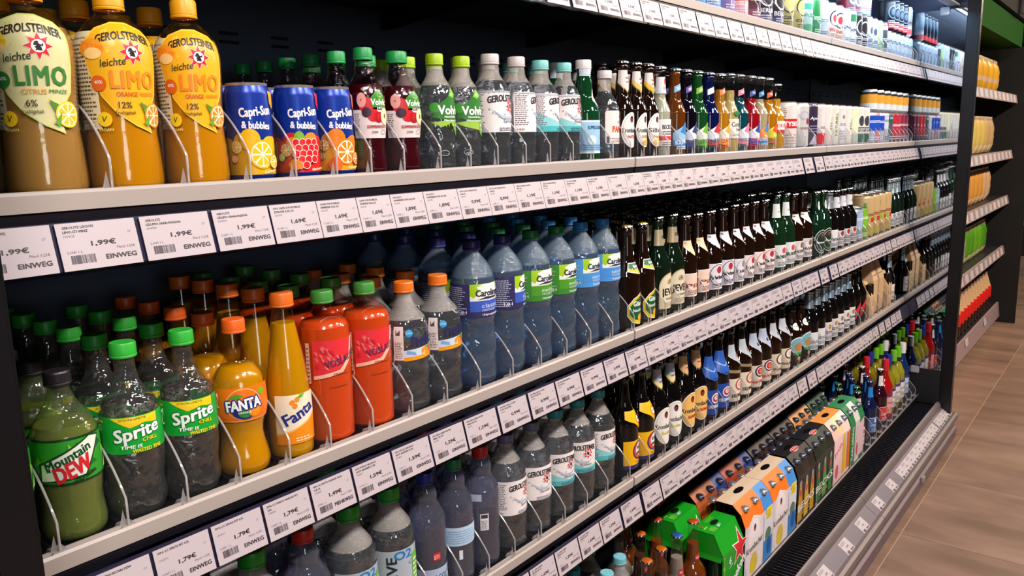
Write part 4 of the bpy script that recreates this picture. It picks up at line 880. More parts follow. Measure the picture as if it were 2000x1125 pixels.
structure('wall_left', MB().box(-2.5, -5, 0, -2.4, 2.3, 3.25).mesh('wall_left', [M('#6a625c', .8)], False))
structure('wall_back', MB().box(-2.5, -5.1, 0, 14, -5.0, 3.25).mesh('wall_back', [M('#7a6f66', .8)], False))

# ------------------------------------------------------------------ the refrigerated cabinet
CAB = thing('refrigerated_cabinet', 'long black open refrigerated wall cabinet holding the rows of drinks', 'cabinet', (2.46, 1.1, 0))
def cpart(name, mb, mats, smooth=False, parent=CAB, label=None, bev=0):
    me = mb.mesh(name, mats, smooth)
    if bev: bevel(me, bev, 2)
    o = ob(name, me, parent); o.matrix_parent_inverse = Matrix.Translation(-Vector((2.46, 1.1, 0))) if parent is CAB else Matrix()
    if parent is not CAB: o.location = (0, 0, 0)
    if label: o['label'] = label
    return o
def Z(z): return z+H
MIRROR = M('#c9d2dc', .03, 1.0); BACKM = M('#525b6e', .55); MATTE = M('#0a0a0e', .6); POST = M('#0a090d', .35)
GREYP = M('#a9adb8', .45, .2)
cpart('back_panel_lit', MB().box(XL, 1.552, Z(.37), XR, 1.56, Z(.69)), [M('#8d96a6', .45, .1)])  # paler copy of the back panel, canopy light put into its colour
back = cpart('back_panel', MB().box(XL, 1.56, .12, XR, 1.58, 2.46), [BACKM])
sl = MB().box(-.022, 0, -.003, .022, .004, .003).mesh('slot', [MATTE], False)
for zz in (Z(.222), Z(.240), Z(-.19), Z(-.172)):
    for k in range(34):
        o = ob('slot', sl, back); o.location = (XL+.12+k*.128, 1.556, zz)
cpart('left_end_panel', MB().box(XL-.035, .775, .0, XL, 1.58, 2.46), [POST])
cpart('right_end_panel', MB().box(XR, .80, .0, XR+.05, 1.58, 2.46), [MATTE])
cpart('right_end_post', MB().box(XR-.002, .742, .03, XR+.052, .80, 2.46), [POST], bev=.004)
cpart('left_end_post', MB().box(XL-.037, .742, .03, XL+.002, .80, 2.46), [POST], bev=.004)
cpart('mirror', MB().box(XR-.006, .80, Z(-1.262), XR-.001, 1.555, Z(.603)), [MIRROR], label='mirrored inner face of the right end panel')
cpart('lower_side_panel', MB().box(XR-.010, .80, Z(-1.45), XR-.001, 1.555, Z(-1.262)), [MATTE])
cpart('upper_side_panel', MB().box(XR-.010, .80, Z(.603), XR-.001, 1.555, 2.46), [M('#23263a', .4)])
for y, z in ((.90, Z(.603)), (.925, Z(-1.262))):
    cpart('panel_clip', MB().box(XR-.018, y-.022, z-.028, XR-.010, y+.022, z+.012), [M('#b9b6b8', .4, .3)], bev=.005)
cpart('canopy_housing', MB().box(XL, .76, Z(.70), XR, 1.56, 2.46), [M('#16161c', .5)])
for ya, yb in ((.98, 1.145), (1.151, 1.55)): cpart('canopy_lining', MB().box(XL, ya, Z(.690), XR, yb, Z(.699)), [GREYP])
cpart('canopy_front_lining', MB().prism([(.80, Z(.64)), (.80, Z(.655)), (.975, Z(.70)), (.975, Z(.688))], XL, XR), [M('#9a9ca6', .4, .2)])
cpart('light_strip_holder', MB().box(XL, .835, Z(.615), XR, .885, Z(.632)), [M('#8f929c', .4, .3)])
cpart('plinth', MB().box(XL-.03, .75, .0, XR+.05, 1.56, .045), [M('#0d0c0e', .7)])
cpart('deck', MB().box(XL, .915, Z(-1.44), XR, 1.555, Z(-1.412)), [M('#17161a', .45, .2)])
cpart('deck_front', MB().box(XL, .905, Z(-1.50), XR, .915, Z(-1.41)), [M('#0e0d12', .4)])
cpart('deck_rail', MB().tube([(XL, .902, Z(-1.412)), (XR-.012, .902, Z(-1.412))], .0042, 8), [M('#b9b3b4', .3, .8)], True, label='bright wire along the front of the bottom deck')
cpart('grille_tray', MB().box(XL, .79, Z(-1.56), XR, .91, Z(-1.545)), [MATTE])
gs = MB().box(-.0022, .812, Z(-1.476), .0022, .903, Z(-1.462)).mesh('grille_slat', [M('#2b2a33', .3, .5)], False)
x = XL+.02
while x < XR-.02:
    o = ob('grille_slat', gs, CAB); o.matrix_parent_inverse = Matrix.Translation(-Vector((2.46, 1.1, 0))); o.location = (x, 0, 0); x += .0205
# bumper
BUMP = M('#6f6670', .42, .15); BRAIL = M('#756a6a', .42, .2)
for k, (xa, xb) in enumerate(((XL-.03, JOINTS[0]-.0015), (JOINTS[0]+.0015, JOINTS[1]-.0015), (JOINTS[1]+.0015, XR+.05))):
    cpart('bumper_front', MB().prism([(.735, Z(-1.635)), (.714, Z(-1.632)), (.712, Z(-1.575)), (.724, Z(-1.570)), (.724, Z(-1.512)), (.80, Z(-1.47)), (.80, Z(-1.635))], xa, xb), [M('#6a5a62', .45, .1)])
    cpart('bumper_price_face', MB().prism([(.734, Z(-1.503)), (.788, Z(-1.466)), (.792, Z(-1.474)), (.738, Z(-1.511))], xa, xb), [BUMP])
    cpart('bumper_lip', MB().prism([(.736, Z(-1.498)), (.722, Z(-1.494)), (.711, Z(-1.500)), (.708, Z(-1.515)), (.712, Z(-1.530)), (.726, Z(-1.532)), (.736, Z(-1.512))], xa, xb), [BRAIL], True)
    cpart('bumper_inner_rail', MB().prism([(.787, Z(-1.455)), (.795, Z(-1.440)), (.806, Z(-1.434)), (.812, Z(-1.440)), (.812, Z(-1.476)), (.787, Z(-1.476))], xa, xb), [BRAIL], True)
cl = cpart('bumper_clip', MB().box(3.865, .700, Z(-1.590), 3.905, .713, Z(-1.562)), [M('#b5b0ae', .35, .5)], bev=.003)

# ------------------------------------------------------------------ shelves
SH = {'A': .359, 'B': -.0451, 'C': -.481, 'D': -.880}
ORD = {'A': 'top', 'B': 'second', 'C': 'third', 'D': 'fourth', 'E': 'bottom'}
MODS = ((XL+.004, JOINTS[0]-.004), (JOINTS[0]+.004, JOINTS[1]-.004), (JOINTS[1]+.004, XR-.010))
MODN = ('left', 'middle', 'right')
for s, zt in SH.items():
    for k, (xa, xb) in enumerate(MODS):
        dy = 0; z0 = Z(zt)
        t = thing('shelf', '%s section of the %s shelf, black deck with cream front rail' % (MODN[k], ORD[s]), 'shelf', ((xa+xb)/2, 1.0, z0), 0, 'shelves of the refrigerated cabinet')
        L = (xb-xa)/2
        def sp(name, mb, mats, smooth=False, lab=None):
            o = ob(name, mb.mesh(name, mats, smooth), t)
            if lab: o['label'] = lab
            return o
        sp('deck', MB().box(-L, .012, -.030, L, .552, -.005), [M('#101015', .4, .2)])
        sp('front_rail', MB().prism([(dy, -.022), (dy-.001, -.002), (dy+.002, .0015), (dy+.005, .0), (dy+.0055, -.004), (dy+.0085, -.004), (dy+.009, .002), (dy+.014, .002), (dy+.014, -.022)], -L, L), [RAILC], False, 'cream front rail with a fine groove')
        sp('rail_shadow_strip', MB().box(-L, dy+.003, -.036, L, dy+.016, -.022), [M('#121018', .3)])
        sp('tag_holder', MB().prism([(-.0155+dy, -.0345), (-.0305+dy, -.0905), (-.0275+dy, -.0925), (-.010+dy, -.0345)], -L, L), [M('#2f2b44', .25, .2)], False, 'dark price tag channel')
        sp('tag_lip', MB().prism([(-.0330+dy, -.0885), (-.0336+dy, -.0935), (-.0268+dy, -.0945), (-.0268+dy, -.0905)], -L, L), [shell('#b9b6cc', .9, .1, 0)], False)
        for xx in (-L*.6, L*.6):
            sp('support_bracket', MB().prism([(.06, -.030), (.552, -.030), (.552, -.075), (.50, -.075)], xx-.003, xx+.003), [M('#121116', .5)])

# ------------------------------------------------------------------ placing the stock
ORDN = ('first', 'second', 'third', 'fourth', 'fifth', 'sixth', 'seventh', 'eighth', 'ninth', 'tenth', 'eleventh', 'twelfth', 'thirteenth', 'fourteenth', 'fifteenth', 'sixteenth', 'seventeenth', 'eighteenth', 'nineteenth', 'twentieth', 'last')
count = {}
def surf_z(s): return Z(SH[s])-.0048 if s != 'E' else Z(-1.412)
PROTO = {}
def put(key, loc, rz, label, group=None, fat=1.):
    K = KINDS[key]
    t = thing(K['name'], label, K['cat'], loc, rz, group); t.scale = (fat, fat, 1)
    if key not in PROTO:
        for n, me, par in K['parts']: ob(n, me, t)
        PROTO[key] = t
    else:
        for ch in PROTO[key].children:
            c = ch.copy(); c.parent = t; COL.objects.link(c)
    return t
COLS = {}                                   # shelf -> list of (X, R, short label)
def stock(s, entries):
    """entries: (key, X, turn in degrees, rows, extra gap at front)"""
    tot = {}
    for e in entries: tot[e[0]] = tot.get(e[0], 0)+1
    seen = {}; COLS[s] = []
    for q_, e in enumerate(entries):
        key, X, turn, rows = e[:4]
        lim = [abs(o[1]-X)*2*KINDS[key]['R']/(KINDS[key]['R']+KINDS[o[0]]['R']) for o in entries[max(q_-1, 0):q_]+entries[q_+1:q_+2]]
        fat = max(.9, min(1.17, (min(lim)-.0055)/(2*KINDS[key]['R']))); gap = e[4] if len(e) > 4 else 0
        K = KINDS[key]; n = tot[key]; i = seen.get(key, 0); seen[key] = i+1
        col = '' if n == 1 else ('left column' if i == 0 else 'right column') if n == 2 else '%s of %d columns' % (ORDN[i], n)
        short = K['desc']+(', '+col if col else '')
        COLS[s].append((X, K['R']*fat, short))
        y0 = (1.021 if s != 'E' else .918)+K['R']*fat+gap
        for r in range(rows):
            lab = short if r == 0 else '%s, %s back' % (short, ORDN[r]) if col else '%s, %s back' % (K['desc'], ORDN[r])
            if r == 0: lab = short+', front'
            jx = 0 if r == 0 else random.uniform(-.0008, .0008)
            put(key, (X+jx, y0+r*(2*K['R']*fat+.004), surf_z(s)), math.radians(turn if r == 0 else turn+random.uniform(-50, 50)), lab, 'drinks on the %s shelf' % ORD[s], fat)
SB = [('limo_citrus', .423, -24, 2), ('limo_orange', .522, -12, 3), ('limo_orange', .623, -24, 3), ('can_lemon', .705, -22, 2), ('can_rasp', .789, -22, 2), ('can_orange', .860, -18, 2),
      ('juicy', .933, -20, 6), ('juicy', 1.014, -18, 4), ('volvic', 1.106, -14, 3), ('volvic', 1.180, -24, 3), ('gsprudel', 1.271, -10, 2), ('gsprudel', 1.356, 44, 2), ('gmedium', 1.440, 24, 2), ('gmedium', 1.526, -14, 2),
      ('pelle', 1.606, -6, 2), ('panna', 1.694, 2, 2), ('kr_plain', 1.766, -4, 2), ('kr_radler', 1.831, 2, 2), ('kr_lemon', 1.895, -2, 2), ('ice_clear', 1.962, -6, 2), ('ice_blue', 2.048, -10, 2), ('berry', 2.116, -6, 2),
      ('lime', 2.188, -10, 2), ('energy', 2.266, -12, 2), ('amberor', 2.341, -8, 1), ('corona', 2.410, -10, 1), ('teal', 2.490, -12, 2), ('redmix', 2.580, -14, 2), ('clearmix', 2.653, -10, 1), ('yellowmix', 2.732, -16, 1), ('shorty', 2.806, -14, 1),
      ('can_redband', 2.925, -30, 2), ('can_silver', 3.052, -30, 1), ('can_purple', 3.150, -20, 1), ('can_redfoot', 3.246, -20, 2), ('can_white', 3.332, 0, 2), ('can_greentext', 3.418, -30, 2), ('can_greyprint', 3.508, -25, 2), ('can_white', 3.596, 0, 2), ('can_paleyellow', 3.688, -20, 1), ('can_darkoval', 3.778, -25, 1), ('can_darkoval', 3.862, -25, 1),
      ('can_blue', 3.958, -30, 2), ('can_pinkfoot', 4.036, -25, 2), ('can_blue', 4.114, -30, 2), ('can_greydots', 4.192, -25, 2), ('can_greentop', 4.270, 0, 2), ('can_red', 4.348, -20, 2), ('can_red', 4.426, -20, 2), ('can_maroon', 4.504, -20, 2), ('can_maroon', 4.582, -20, 2)]
stock('B', SB)
for i in range(6):                          # a second tier of tall cans stands on the slim cans at the end
    put('can_goldtall', (3.985+i*.118, 1.062, surf_z('B')+.146), 0, 'gold and silver can stacked on slim cans, %s of six' % ORDN[i], 'second tier on the second shelf')
SCs = [('dew', .318, -20, 2), ('dew', .402, -22, 5), ('sprite', .487, -22, 6), ('sprite', .570, -24, 5), ('fanta', .654, -24, 5), ('fantaglass', .739, -18, 5), ('voes', .823, -18, 5), ('voes', .915, -20, 5), ('hella', 1.009, -8, 4), ('hella', 1.099, -8, 4),
      ('caro_classic', 1.205, -14, 4), ('caro_classic', 1.303, 24, 4), ('caro_medium', 1.402, -10, 4), ('caro_medium', 1.499, -4, 4), ('caro_naturelle', 1.600, -6, 4), ('caro_naturelle', 1.697, -14, 4),
      ('goesser', 1.800, -8, 4), ('goesser', 1.880, -6, 4), ('jever', 1.971, 2, 5), ('jever', 2.054, -14, 5), ('pils', 2.135, -12, 5), ('pils', 2.219, -4, 5), ('pader_blue', 2.310, -16, 5), ('pader_blue', 2.400, -20, 5), ('pader_mid', 2.485, -4, 5), ('pader_red', 2.568, -6, 5), ('pader_red', 2.661, -4, 5), ('pader_red', 2.753, -20, 5),
      ('brinkhoff', 2.863, -14, 5), ('brinkhoff', 2.956, -14, 5), ('hansa', 3.046, -10, 5), ('hansa', 3.150, -16, 5), ('heinek', 3.300, -20, 5), ('heinek', 3.385, -20, 4), ('whitegreen', 3.475, -20, 4), ('darkwhite', 3.565, -20, 4), ('darkwhite', 3.655, -20, 4), ('darkwhite', 3.745, -20, 4),
      ('can_lightblue', 3.840, -20, 1), ('can_limegreen', 3.922, -20, 1), ('bigcan', 4.02, -30, 2), ('bigcan', 4.125, -30, 2), ('bigcan2', 4.235, -20, 1), ('bigcan', 4.34, -20, 3), ('dk_far', 4.435, -20, 4), ('dk_far', 4.52, -20, 4), ('dk_far', 4.605, -20, 4)]
stock('C', SCs)
SD = [('vit_green', .560, 0, 2), ('o2', .655, -20, 2), ('vit_red', .750, -20, 2), ('o2', .851, -14, 2), ('o2', .947, -26, 3), ('vit_blue', 1.036, -20, 3), ('vit_green', 1.118, -20, 3), ('vit_red', 1.202, -30, 3),
      ('gs75', 1.294, -4, 3), ('gs75', 1.388, -26, 3), ('gm75', 1.483, -24, 3), ('gm75', 1.577, -44, 3), ('gm75', 1.671, -8, 3), ('malz', 1.794, -2, 3), ('malz', 1.882, -10, 3), ('krd_white', 1.970, -10, 3), ('krd_white', 2.050, -28, 3), ('krd_orange', 2.136, -8, 3), ('krd_orange', 2.222, -26, 3), ('blueweiss', 2.303, -16, 3), ('blueweiss', 2.389, -16, 3), ('erd_white', 2.478, -4, 3), ('erd_white', 2.573, -6, 3),
      ('paulaner', 2.670, -18, 3), ('paulaner', 2.760, -22, 3), ('franzis', 2.857, -8, 3), ('franzis', 2.955, -14, 3), ('andechs', 3.077, -24, 2), ('andechs', 3.180, -14, 2), ('green_stripe', 3.275, -20, 3), ('green_stripe', 3.365, -20, 3), ('foil', 3.455, -20, 3), ('foil', 3.540, -20, 3), ('foil_oval', 3.625, -20, 3), ('foil_oval', 3.710, -20, 3), ('foil_oval', 3.795, -20, 3), ('redstrip', 3.885, -40, 3), ('redstrip', 3.975, -40, 3)]
stock('D', SD)
# far end of the fourth shelf: kraft cartons, then red bottles and foil necks behind
def kraft(i, X, y, h, wdt=.085):
    t = thing('paper_carrier', 'tan kraft paper bottle carrier near the mirror, %s' % ('front one of the low pair', 'tall one with blue ribbon, left', 'tall one with blue ribbon, right', 'low one beside the mirror')[i], 'carton', (X, y, surf_z('D')))
    P = [(-wdt/2, -.06), (wdt/2, -.06), (wdt/2, .06), (-wdt/2, .06)]
    m = MB(); q = [(x, y_, 0) for x, y_ in P]+[(x, y_, h*.6) for x, y_ in P]+[(x*.55, y_*.4, h) for x, y_ in P]
    m.add(q, [(3, 2, 1, 0)]+[(i_, (i_+1) % 4, 4+(i_+1) % 4, 4+i_) for i_ in range(4)]+[(4+i_, 4+(i_+1) % 4, 8+(i_+1) % 4, 8+i_) for i_ in range(4)]+[(8, 9, 10, 11)])
    ob('carton_body', m.mesh('carton_body', [M('#c9a67c', .7)], False), t)
    if i in (1, 2): ob('ribbon', MB().box(-wdt*.42, -.052, h*.62, wdt*.42, -.040, h*.70).mesh('ribbon', [M('#2a2a8a', .5)], False), t)
    else:
        for k in (-1, 1): ob('bottle_neck', MB().lathe([(.016, h*.3), (.014, h*.9), (.015, h*.93), (0, h*.95)], 12, c=(k*.02, -.045, 0)).mesh('bottle_neck', [DKGL]), t)
kraft(0, 4.10, 1.085, .17); kraft(1, 4.21, 1.10, .27); kraft(2, 4.32, 1.10, .27); kraft(3, 4.43, 1.085, .18)
for i, (x, y) in enumerate(((4.07, 1.22), (4.16, 1.22), (4.25, 1.24), (4.34, 1.24), (4.43, 1.22))):
    put('wine_red', (x, y, surf_z('D')), 0, 'red necked bottle behind the kraft carriers, %s of five' % ORDN[i], 'red bottles behind the carriers')
for i in range(3):
    for j in range(3): put('foil', (4.52+.05*(i % 2)+.0*j, 1.06+.08*i, surf_z('D')), 0, 'foil necked dark bottle beside the mirror, %s row' % ORDN[i], 'foil necked bottles beside the mirror') if j == 0 else None
COLS['D'] += [(4.10, .045, 'low kraft carrier'), (4.21, .045, 'left tall kraft carrier'), (4.32, .045, 'right tall kraft carrier'), (4.43, .045, 'kraft carrier beside the mirror')]
# top shelf
SA = ['a_orange', 'a_nero', 'a_ice', 'a_cola', 'a_peach', 'a_dark', 'a_black', 'a_black', 'a_olive', 'a_olive', 'a_teal', 'a_green', 'a_check', 'a_paul', 'a_paul', 'a_white', 'a_whitegreen', 'a_blackring', 'a_blackring', 'a_kwhite', 'a_kwhite', 'a_mint', 'a_grey', 'a_low', 'a_low', 'a_low', 'a_low', 'a_low', 'a_low', 'a_low', 'a_low']
ea = []; x = 2.055
for i, k in enumerate(SA):
    ea.append((k, x, (-25, -10)[i % 2], 2 if i > 12 else 1)); x += .100 if i < 9 else .092 if i < 15 else .082
ea = [e for e in ea if e[1] < 4.60]
stock('A', ea)
for i, k in enumerate(('a_portrait', 'a_portrait', 'a_whitered', 'a_whitered', 'a_jack', 'a_jack', 'a_jack', 'a_jack', 'a_whitered')):
    X = 3.86+i*.084; dy = .085 if X < 4.15 else 0
    put(k, (X, 1.021+.04+dy, surf_z('A')+(.146 if X < 4.15 else .115)), math.radians(-25), '%s, stacked, %s of nine from left' % (KINDS[k]['desc'], ORDN[i]), 'second tier on the top shelf')

# bottom deck: standing bottles left and right of the multipacks
def estock(rows, group):
    tot = {}
    for e in rows: tot[e[0]] = tot.get(e[0], 0)+1
    seen = {}
    for key, X, y, turn in rows:
        i = seen.get(key, 0); seen[key] = i+1; d = KINDS[key]['desc']; n = tot[key]
        put(key, (X, y, surf_z('E')), math.radians(turn), d+('' if n == 1 else ', %s of %d' % (ORDN[i], n) if n > 2 else ', the one in front' if i == 0 else ', the one behind'), group)
estock([('gm75b', 1.800, 1.077, -20), ('gm75b', 1.705, 1.060, -20), ('gm75c', 1.670, 1.145, 0), ('gm75c', 1.790, 1.172, 0), ('gm75c', 1.580, 1.10, 0), ('gm75c', 1.76, 1.25, 0)]
       + [('bion_clear', 1.790, .985, -20), ('bion_clear', 1.872, .985, -20), ('bion_grey', 1.968, .985, -20), ('bion_brown', 2.073, .985, -20),
          ('bion_clear', 1.915, 1.076, 0), ('bion_brown', 2.022, 1.080, 0), ('bion_grey', 1.955, 1.172, 0), ('bion_brown', 2.045, 1.20, 0)], 'bottles on the bottom deck, left')
er = []
for r in range(3): er.append(('white_neck', 3.70+.0*r, .963+.082*r, -15))
for r in range(3): er.append(('white_neck', 3.775, .99+.082*r, -15))
for r in range(4): er.append(('blue_neck', 3.895, .963+.082*r, -15))
for r in range(2): er.append(('blue_neck', 3.975, 1.00+.082*r, -15))
for r in range(3): er.append(('white_cap_red', 4.085, .965+.084*r, -15))
for r in range(2): er.append(('wine_red', 4.180, .965+.09*r, -10))
for r in range(3): er.append(('wine_blue', 4.285, .975+.088*r, -10))
for c in range(2):
    for r in range(3): er.append(('wine_green', 4.385+.092*c, .975+.088*r, -10))
for r in range(3): er.append(('wine_whitecap', 4.575, .975+.088*r, -10))
er.append(('wine_bluecap', 4.575, 1.245, -10))
estock(er, 'bottles on the bottom deck, right')

# ------------------------------------------------------------------ clear dividers between the columns
def divider_meshes():
    arc = [(.0, .002), (.0, .042)]
    for i in range(1, 9):
        t = i/8; arc.append((.0+.098*t, .042+.074*math.sin(t*PI/2)**.9))
    poly = arc+[(.30, .118), (.30, .002)]
    pm = MB().prism(poly, -.0007, .0007).mesh('divider_panel', [shell('#f4f4f6', .9, .05, 0, haze=.02)], False)
    em = MB().tube([(0, y, z) for y, z in arc+[(.20, .118)]], .0016, 6).mesh('divider_edge', [shell('#e6e0de', 1.0, .08, 0, 60, 1.9, .38)], True, 60)  # white diffuse put into the edge for its bright gloss line
    m = MB()
    m.add([(-.010, -.002, 0), (.010, -.002, 0), (.010, .020, 0), (-.010, .020, 0), (-.008, -.001, .006), (.008, -.001, .006), (.008, .018, .006), (-.008, .018, .006)], [(0, 3, 2, 1), (4, 5, 6, 7), (0, 1, 5, 4), (1, 2, 6, 5), (2, 3, 7, 6), (3, 0, 4, 7)])
    m.add([(-.010, .004, .005), (-.0015, .002, .005), (-.0015, .010, .005), (-.0035, .005, .026)], [(0, 1, 3), (1, 2, 3), (2, 0, 3), (0, 2, 1)])
    fm = m.mesh('divider_foot', [shell('#e6e0de', 1.0, .08, 0, 60, 1.9, .3)], False)
    return pm, em, fm
DP, DE, DF = divider_meshes()
def divider(X, s, lab, y0=1.006):
    t = thing('shelf_divider', lab, 'divider', (X, y0, surf_z(s)+.001), 0, 'clear dividers on the %s shelf' % ORD[s])
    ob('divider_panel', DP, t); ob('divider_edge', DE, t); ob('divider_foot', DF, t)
for s in 'ABCD':
    c = sorted(COLS[s], key=lambda q: q[0])
    for i, (X, R, short) in enumerate(c):
        if s == 'A' and X < 1.9: continue
        nx = c[i+1] if i+1 < len(c) else None
        x = X+R+.003 if nx is None else (X+R+nx[0]-nx[1])/2
        divider(min(x, XR-.02), s, 'divider right of %s' % short.replace(', ', ' '))
for i, x in enumerate((2.30, 2.545, 2.775, 2.985, 3.20, 3.43, 3.62, 3.74, 3.84, 3.94, 4.03, 4.13, 4.23, 4.34, 4.43, 4.53, 4.62)):
    divider(x, 'E', 'clear divider on the bottom deck, %s from the left end' % ORDN[i], .908)

# ------------------------------------------------------------------ price tags
TAGS = {'B': [('GEROLSTE LEICHTE', 'LIMO.CIT-MINZ', '1034925', '1,99', '2,65€/ 1 L'), ('GEROLSTE', 'LEI.LIMO.ORAN-PASSION', '1034930', '1,99', '2,65€/ 1 L'), ('GEROLSTE', 'LEI.LIMO.ORAN-PASSION', '1034930', '1,99', '2,65€/ 1 L'),
              ('DPG CAPRI SUN BUBBLES', 'ZITRONE 0,33L DS', '1036925', '1,69', '5,12€/ 1 L'), ('CAPRI SUN BUBBLES', 'HIMBEERE 0,33L DS', '1007137', '1,69', '5,12€/ 1 L'), ('CAPRI SUN BUBBLES', 'ORANGE 0,33L DS', '1007139', '1,69', '5,12€/ 1 L'),
              ('DPG JUICY', 'SOMMERFRÜCHTE 0,5L PET', '1012078', '1,89', '3,78€/ 1 L'), ('DPG JUICY', 'SOMMERFRÜCHTE 0,5L PET', '1012078', '1,89', '3,78€/ 1 L'), ('DPG VOLVIC MEDIUM PET', '0,45L FL', '1037098', '0,99', '2,20€/ 1 L'), ('DPG VOLVIC MEDIUM PET', '0,45L FL', '1037098', '0,99', '2,20€/ 1 L'),
              ('GEROLSTEINER SPRUDEL', 'PET 0,5L', '1002584', '1,19', '2,38€/ 1 L'), ('GEROLSTEINER SPRUDEL', 'PET 0,5L', '1002584', '1,19', '2,38€/ 1 L'), ('DPG GEROLSTEINER', 'MEDIUM PET 0,5', '1002581', '1,19', '2,38€/ 1 L'), ('DPG GEROLSTEINER', 'MEDIUM PET 0,5', '1002581', '1,19', '2,38€/ 1 L'),
              ('DPG SAN PELLEGRINO', '0,5L', '1003128', '1,39', '2,78€/ 1 L'), ('DPG Acqua Panna', '0,5L PET', '1009776', '1,29', '2,58€/ 1 L'), ('MW KROMBACHER', 'NATURRADLER 0,33L', '1004412', '1,49', '4,52€/ 1 L'), ('MW KROMBACHER RADLER', '0,33L', '1006618', '1,49', '4,52€/ 1 L')],
        'C': [('DPG CC MOUNTAIN DEW', '0,5L', '1002988', '1,79', '3,58€/ 1 L'), ('DPG CC MOUNTAIN DEW', '0,5L', '1002988', '1,79', '3,58€/ 1 L'), ('DPG CC SPRITE PET 0,5L', '', '1002991', '1,79', '3,58€/ 1 L'), ('DPG CC SPRITE PET 0,5L', '', '1002991', '1,79', '3,58€/ 1 L'), ('DPG CC FANTA ORANGE PET', '0,5L', '1002989', '1,79', '3,58€/ 1 L'), ('MW CC FANTA ORANGE GLAS', '0,4L FL', '1024283', '1,49', '3,73€/ 1 L'),
              ('DPG VÖSLAU BALANCE', 'JUICY GRAPEFRU 0,75L', '1004667', '1,59', '2,12€/ 1 L'), ('DPG VÖSLAU BALANCE', 'JUICY GRAPEFRU 0,75L', '1004667', '1,59', '2,12€/ 1 L'), ('DPG HELLA NEAR WATER', 'PFIRS 0,75L PET', '1003395', '1,29', '1,72€/ 1 L'), ('DPG HELLA NEAR WATER', 'PFIRS 0,75L PET', '1003395', '1,29', '1,72€/ 1 L'),
              ('DPG MW CAROLI. CLASSIC', '1L PET CYCLE DPG', '1019204', '0,99', '0,99€/ 1 L'), ('DPG MW CAROLI. CLASSIC', '1L PET CYCLE DPG', '1019204', '0,99', '0,99€/ 1 L'), ('DPG CAROLINEN MEDIUM', 'PET CYCLE 1L', '1019205', '0,99', '0,99€/ 1 L'), ('DPG CAROLINEN MEDIUM', 'PET CYCLE 1L', '1019205', '0,99', '0,99€/ 1 L'), ('MW CAROLINEN NATURELLE', '1L PET CYCLE DPG', '1019207', '0,99', '0,99€/ 1 L'), ('MW CAROLINEN NATURELLE', '1L PET CYCLE DPG', '1019207', '0,99', '0,99€/ 1 L'),
              ('MW GÖSSER RADLER 0,5', '', '1007701', '1,79', '3,58€/ 1 L'), ('MW GÖSSER RADLER 0,5', '', '1007701', '1,79', '3,58€/ 1 L'), ('MW JEVER PILS 0,5', '', '1001155', '1,69', '3,38€/ 1 L'), ('MW JEVER PILS 0,5', '', '1001155', '1,69', '3,38€/ 1 L')],
        'D': [('DPG ACTIVE O2', '0,75L PET', '1003311', '1,49', '1,99€/ 1 L')]*8+[('DPG GEROLSTEINER', 'SPRUDEL PET 0,75', '1002590', '1,69', '2,25€/ 1 L'), ('DPG GEROLSTEINER', 'SPRUDEL PET 0,75', '1002590', '1,29', '1,72€/ 1 L'), ('DPG GEROLSTEINER', 'MEDIUM PET 0,75', '1002591', '1,69', '2,25€/ 1 L'), ('DPG GEROLSTEINER', 'MEDIUM PET 0,75', '1002591', '1,29', '1,72€/ 1 L'), ('DPG GEROLSTEINER', 'MEDIUM PET 0,75', '1002591', '1,69', '2,25€/ 1 L'), ('MW VITAMALZ STUBBI', '0,5L', '1004410', '1,39', '2,78€/ 1 L'), ('MW VITAMALZ STUBBI', '0,5L', '1004410', '1,39', '2,78€/ 1 L'), ('MW KROMBACHER RADLER', '0,5', '1006616', '1,69', '3,38€/ 1 L'), ('MW KROMBACHER RADLER', '0,5', '1006616', '1,69', '3,38€/ 1 L')],
        'A': []}
PAPER = M('#bdb1b4', .35, 0, .25)
_tagm = {}
def tag_mesh(w, info, word, far):
    key = (round(w, 3), info, word, far)
    if key in _tagm: return _tagm[key]
    hh = .0560
    card = MB().box(-w/2, -.0008, 0, w/2, 0, hh).mesh('price_card', [PAPER], False)
    a = Art(); k = w/.091; n1, n2, num, price, unit = info; x0 = -w/2+.007*k
    if not far:
        a.txt(n1, x0, .0505, .0030, INK, wmax=w*.70, align='l', bold=.03, res=1)
        if n2: a.txt(n2, x0, .0455, .0030, INK, wmax=w*.74, align='l', bold=.03, res=1)
        a.txt(num, x0, .0405, .0028, '#6a5e66', wmax=w*.3, align='l', bold=0, res=1); a.txt('ST', w/2-.007*k, .0400, .0030, '#8a7e86', align='r', bold=0, res=1)
        a.txt(price+'€', .004*k, .0300, .0058, INK, w=.028*k, bold=.045)
        a.txt(unit, x0, .0215, .0030, '#7a6e76', wmax=w*.30, align='l', bold=0, res=1); a.txt('Pfand: 0,25€' if word == 'EINWEG' else 'Pfand: 0,08€', w/2-.006*k, .0225, .0032, '#7a6e76', wmax=w*.34, align='r', bold=0, res=1)
        a.txt(word, w/2-.006*k, .0125, .0058, '#3a3038', w=(.036 if word == 'EINWEG' else .042)*k, align='r', bold=.03)
    else:
        a.lines(x0, .0415, w*.20, .0525, 3, '#5a5058', int(w*1e4)); a.txt(price+'€', .004*k, .0300, .0062, INK, w=.026*k, bold=.03, res=1)
        a.lines(x0, .021, -w*.2, .0235, 1, '#8a7e86', 4); a.lines(w*.16, .021, w*.44, .0235, 1, '#8a7e86', 5)
        a.txt(word, w/2-.005*k, .0125, .0062, '#3a3038', w=.038*k, align='r', bold=.03, res=1)
    a.bars(x0+.003*k, .0075, x0+.030*k, .0175, 20 if not far else 9, '#4a4048', 5)
    pr = a.build('print', lambda u, v, off: (u, -.0008-off, v), 0, (), .00002, .00012)
    _tagm[key] = (card, pr)
    return _tagm[key]
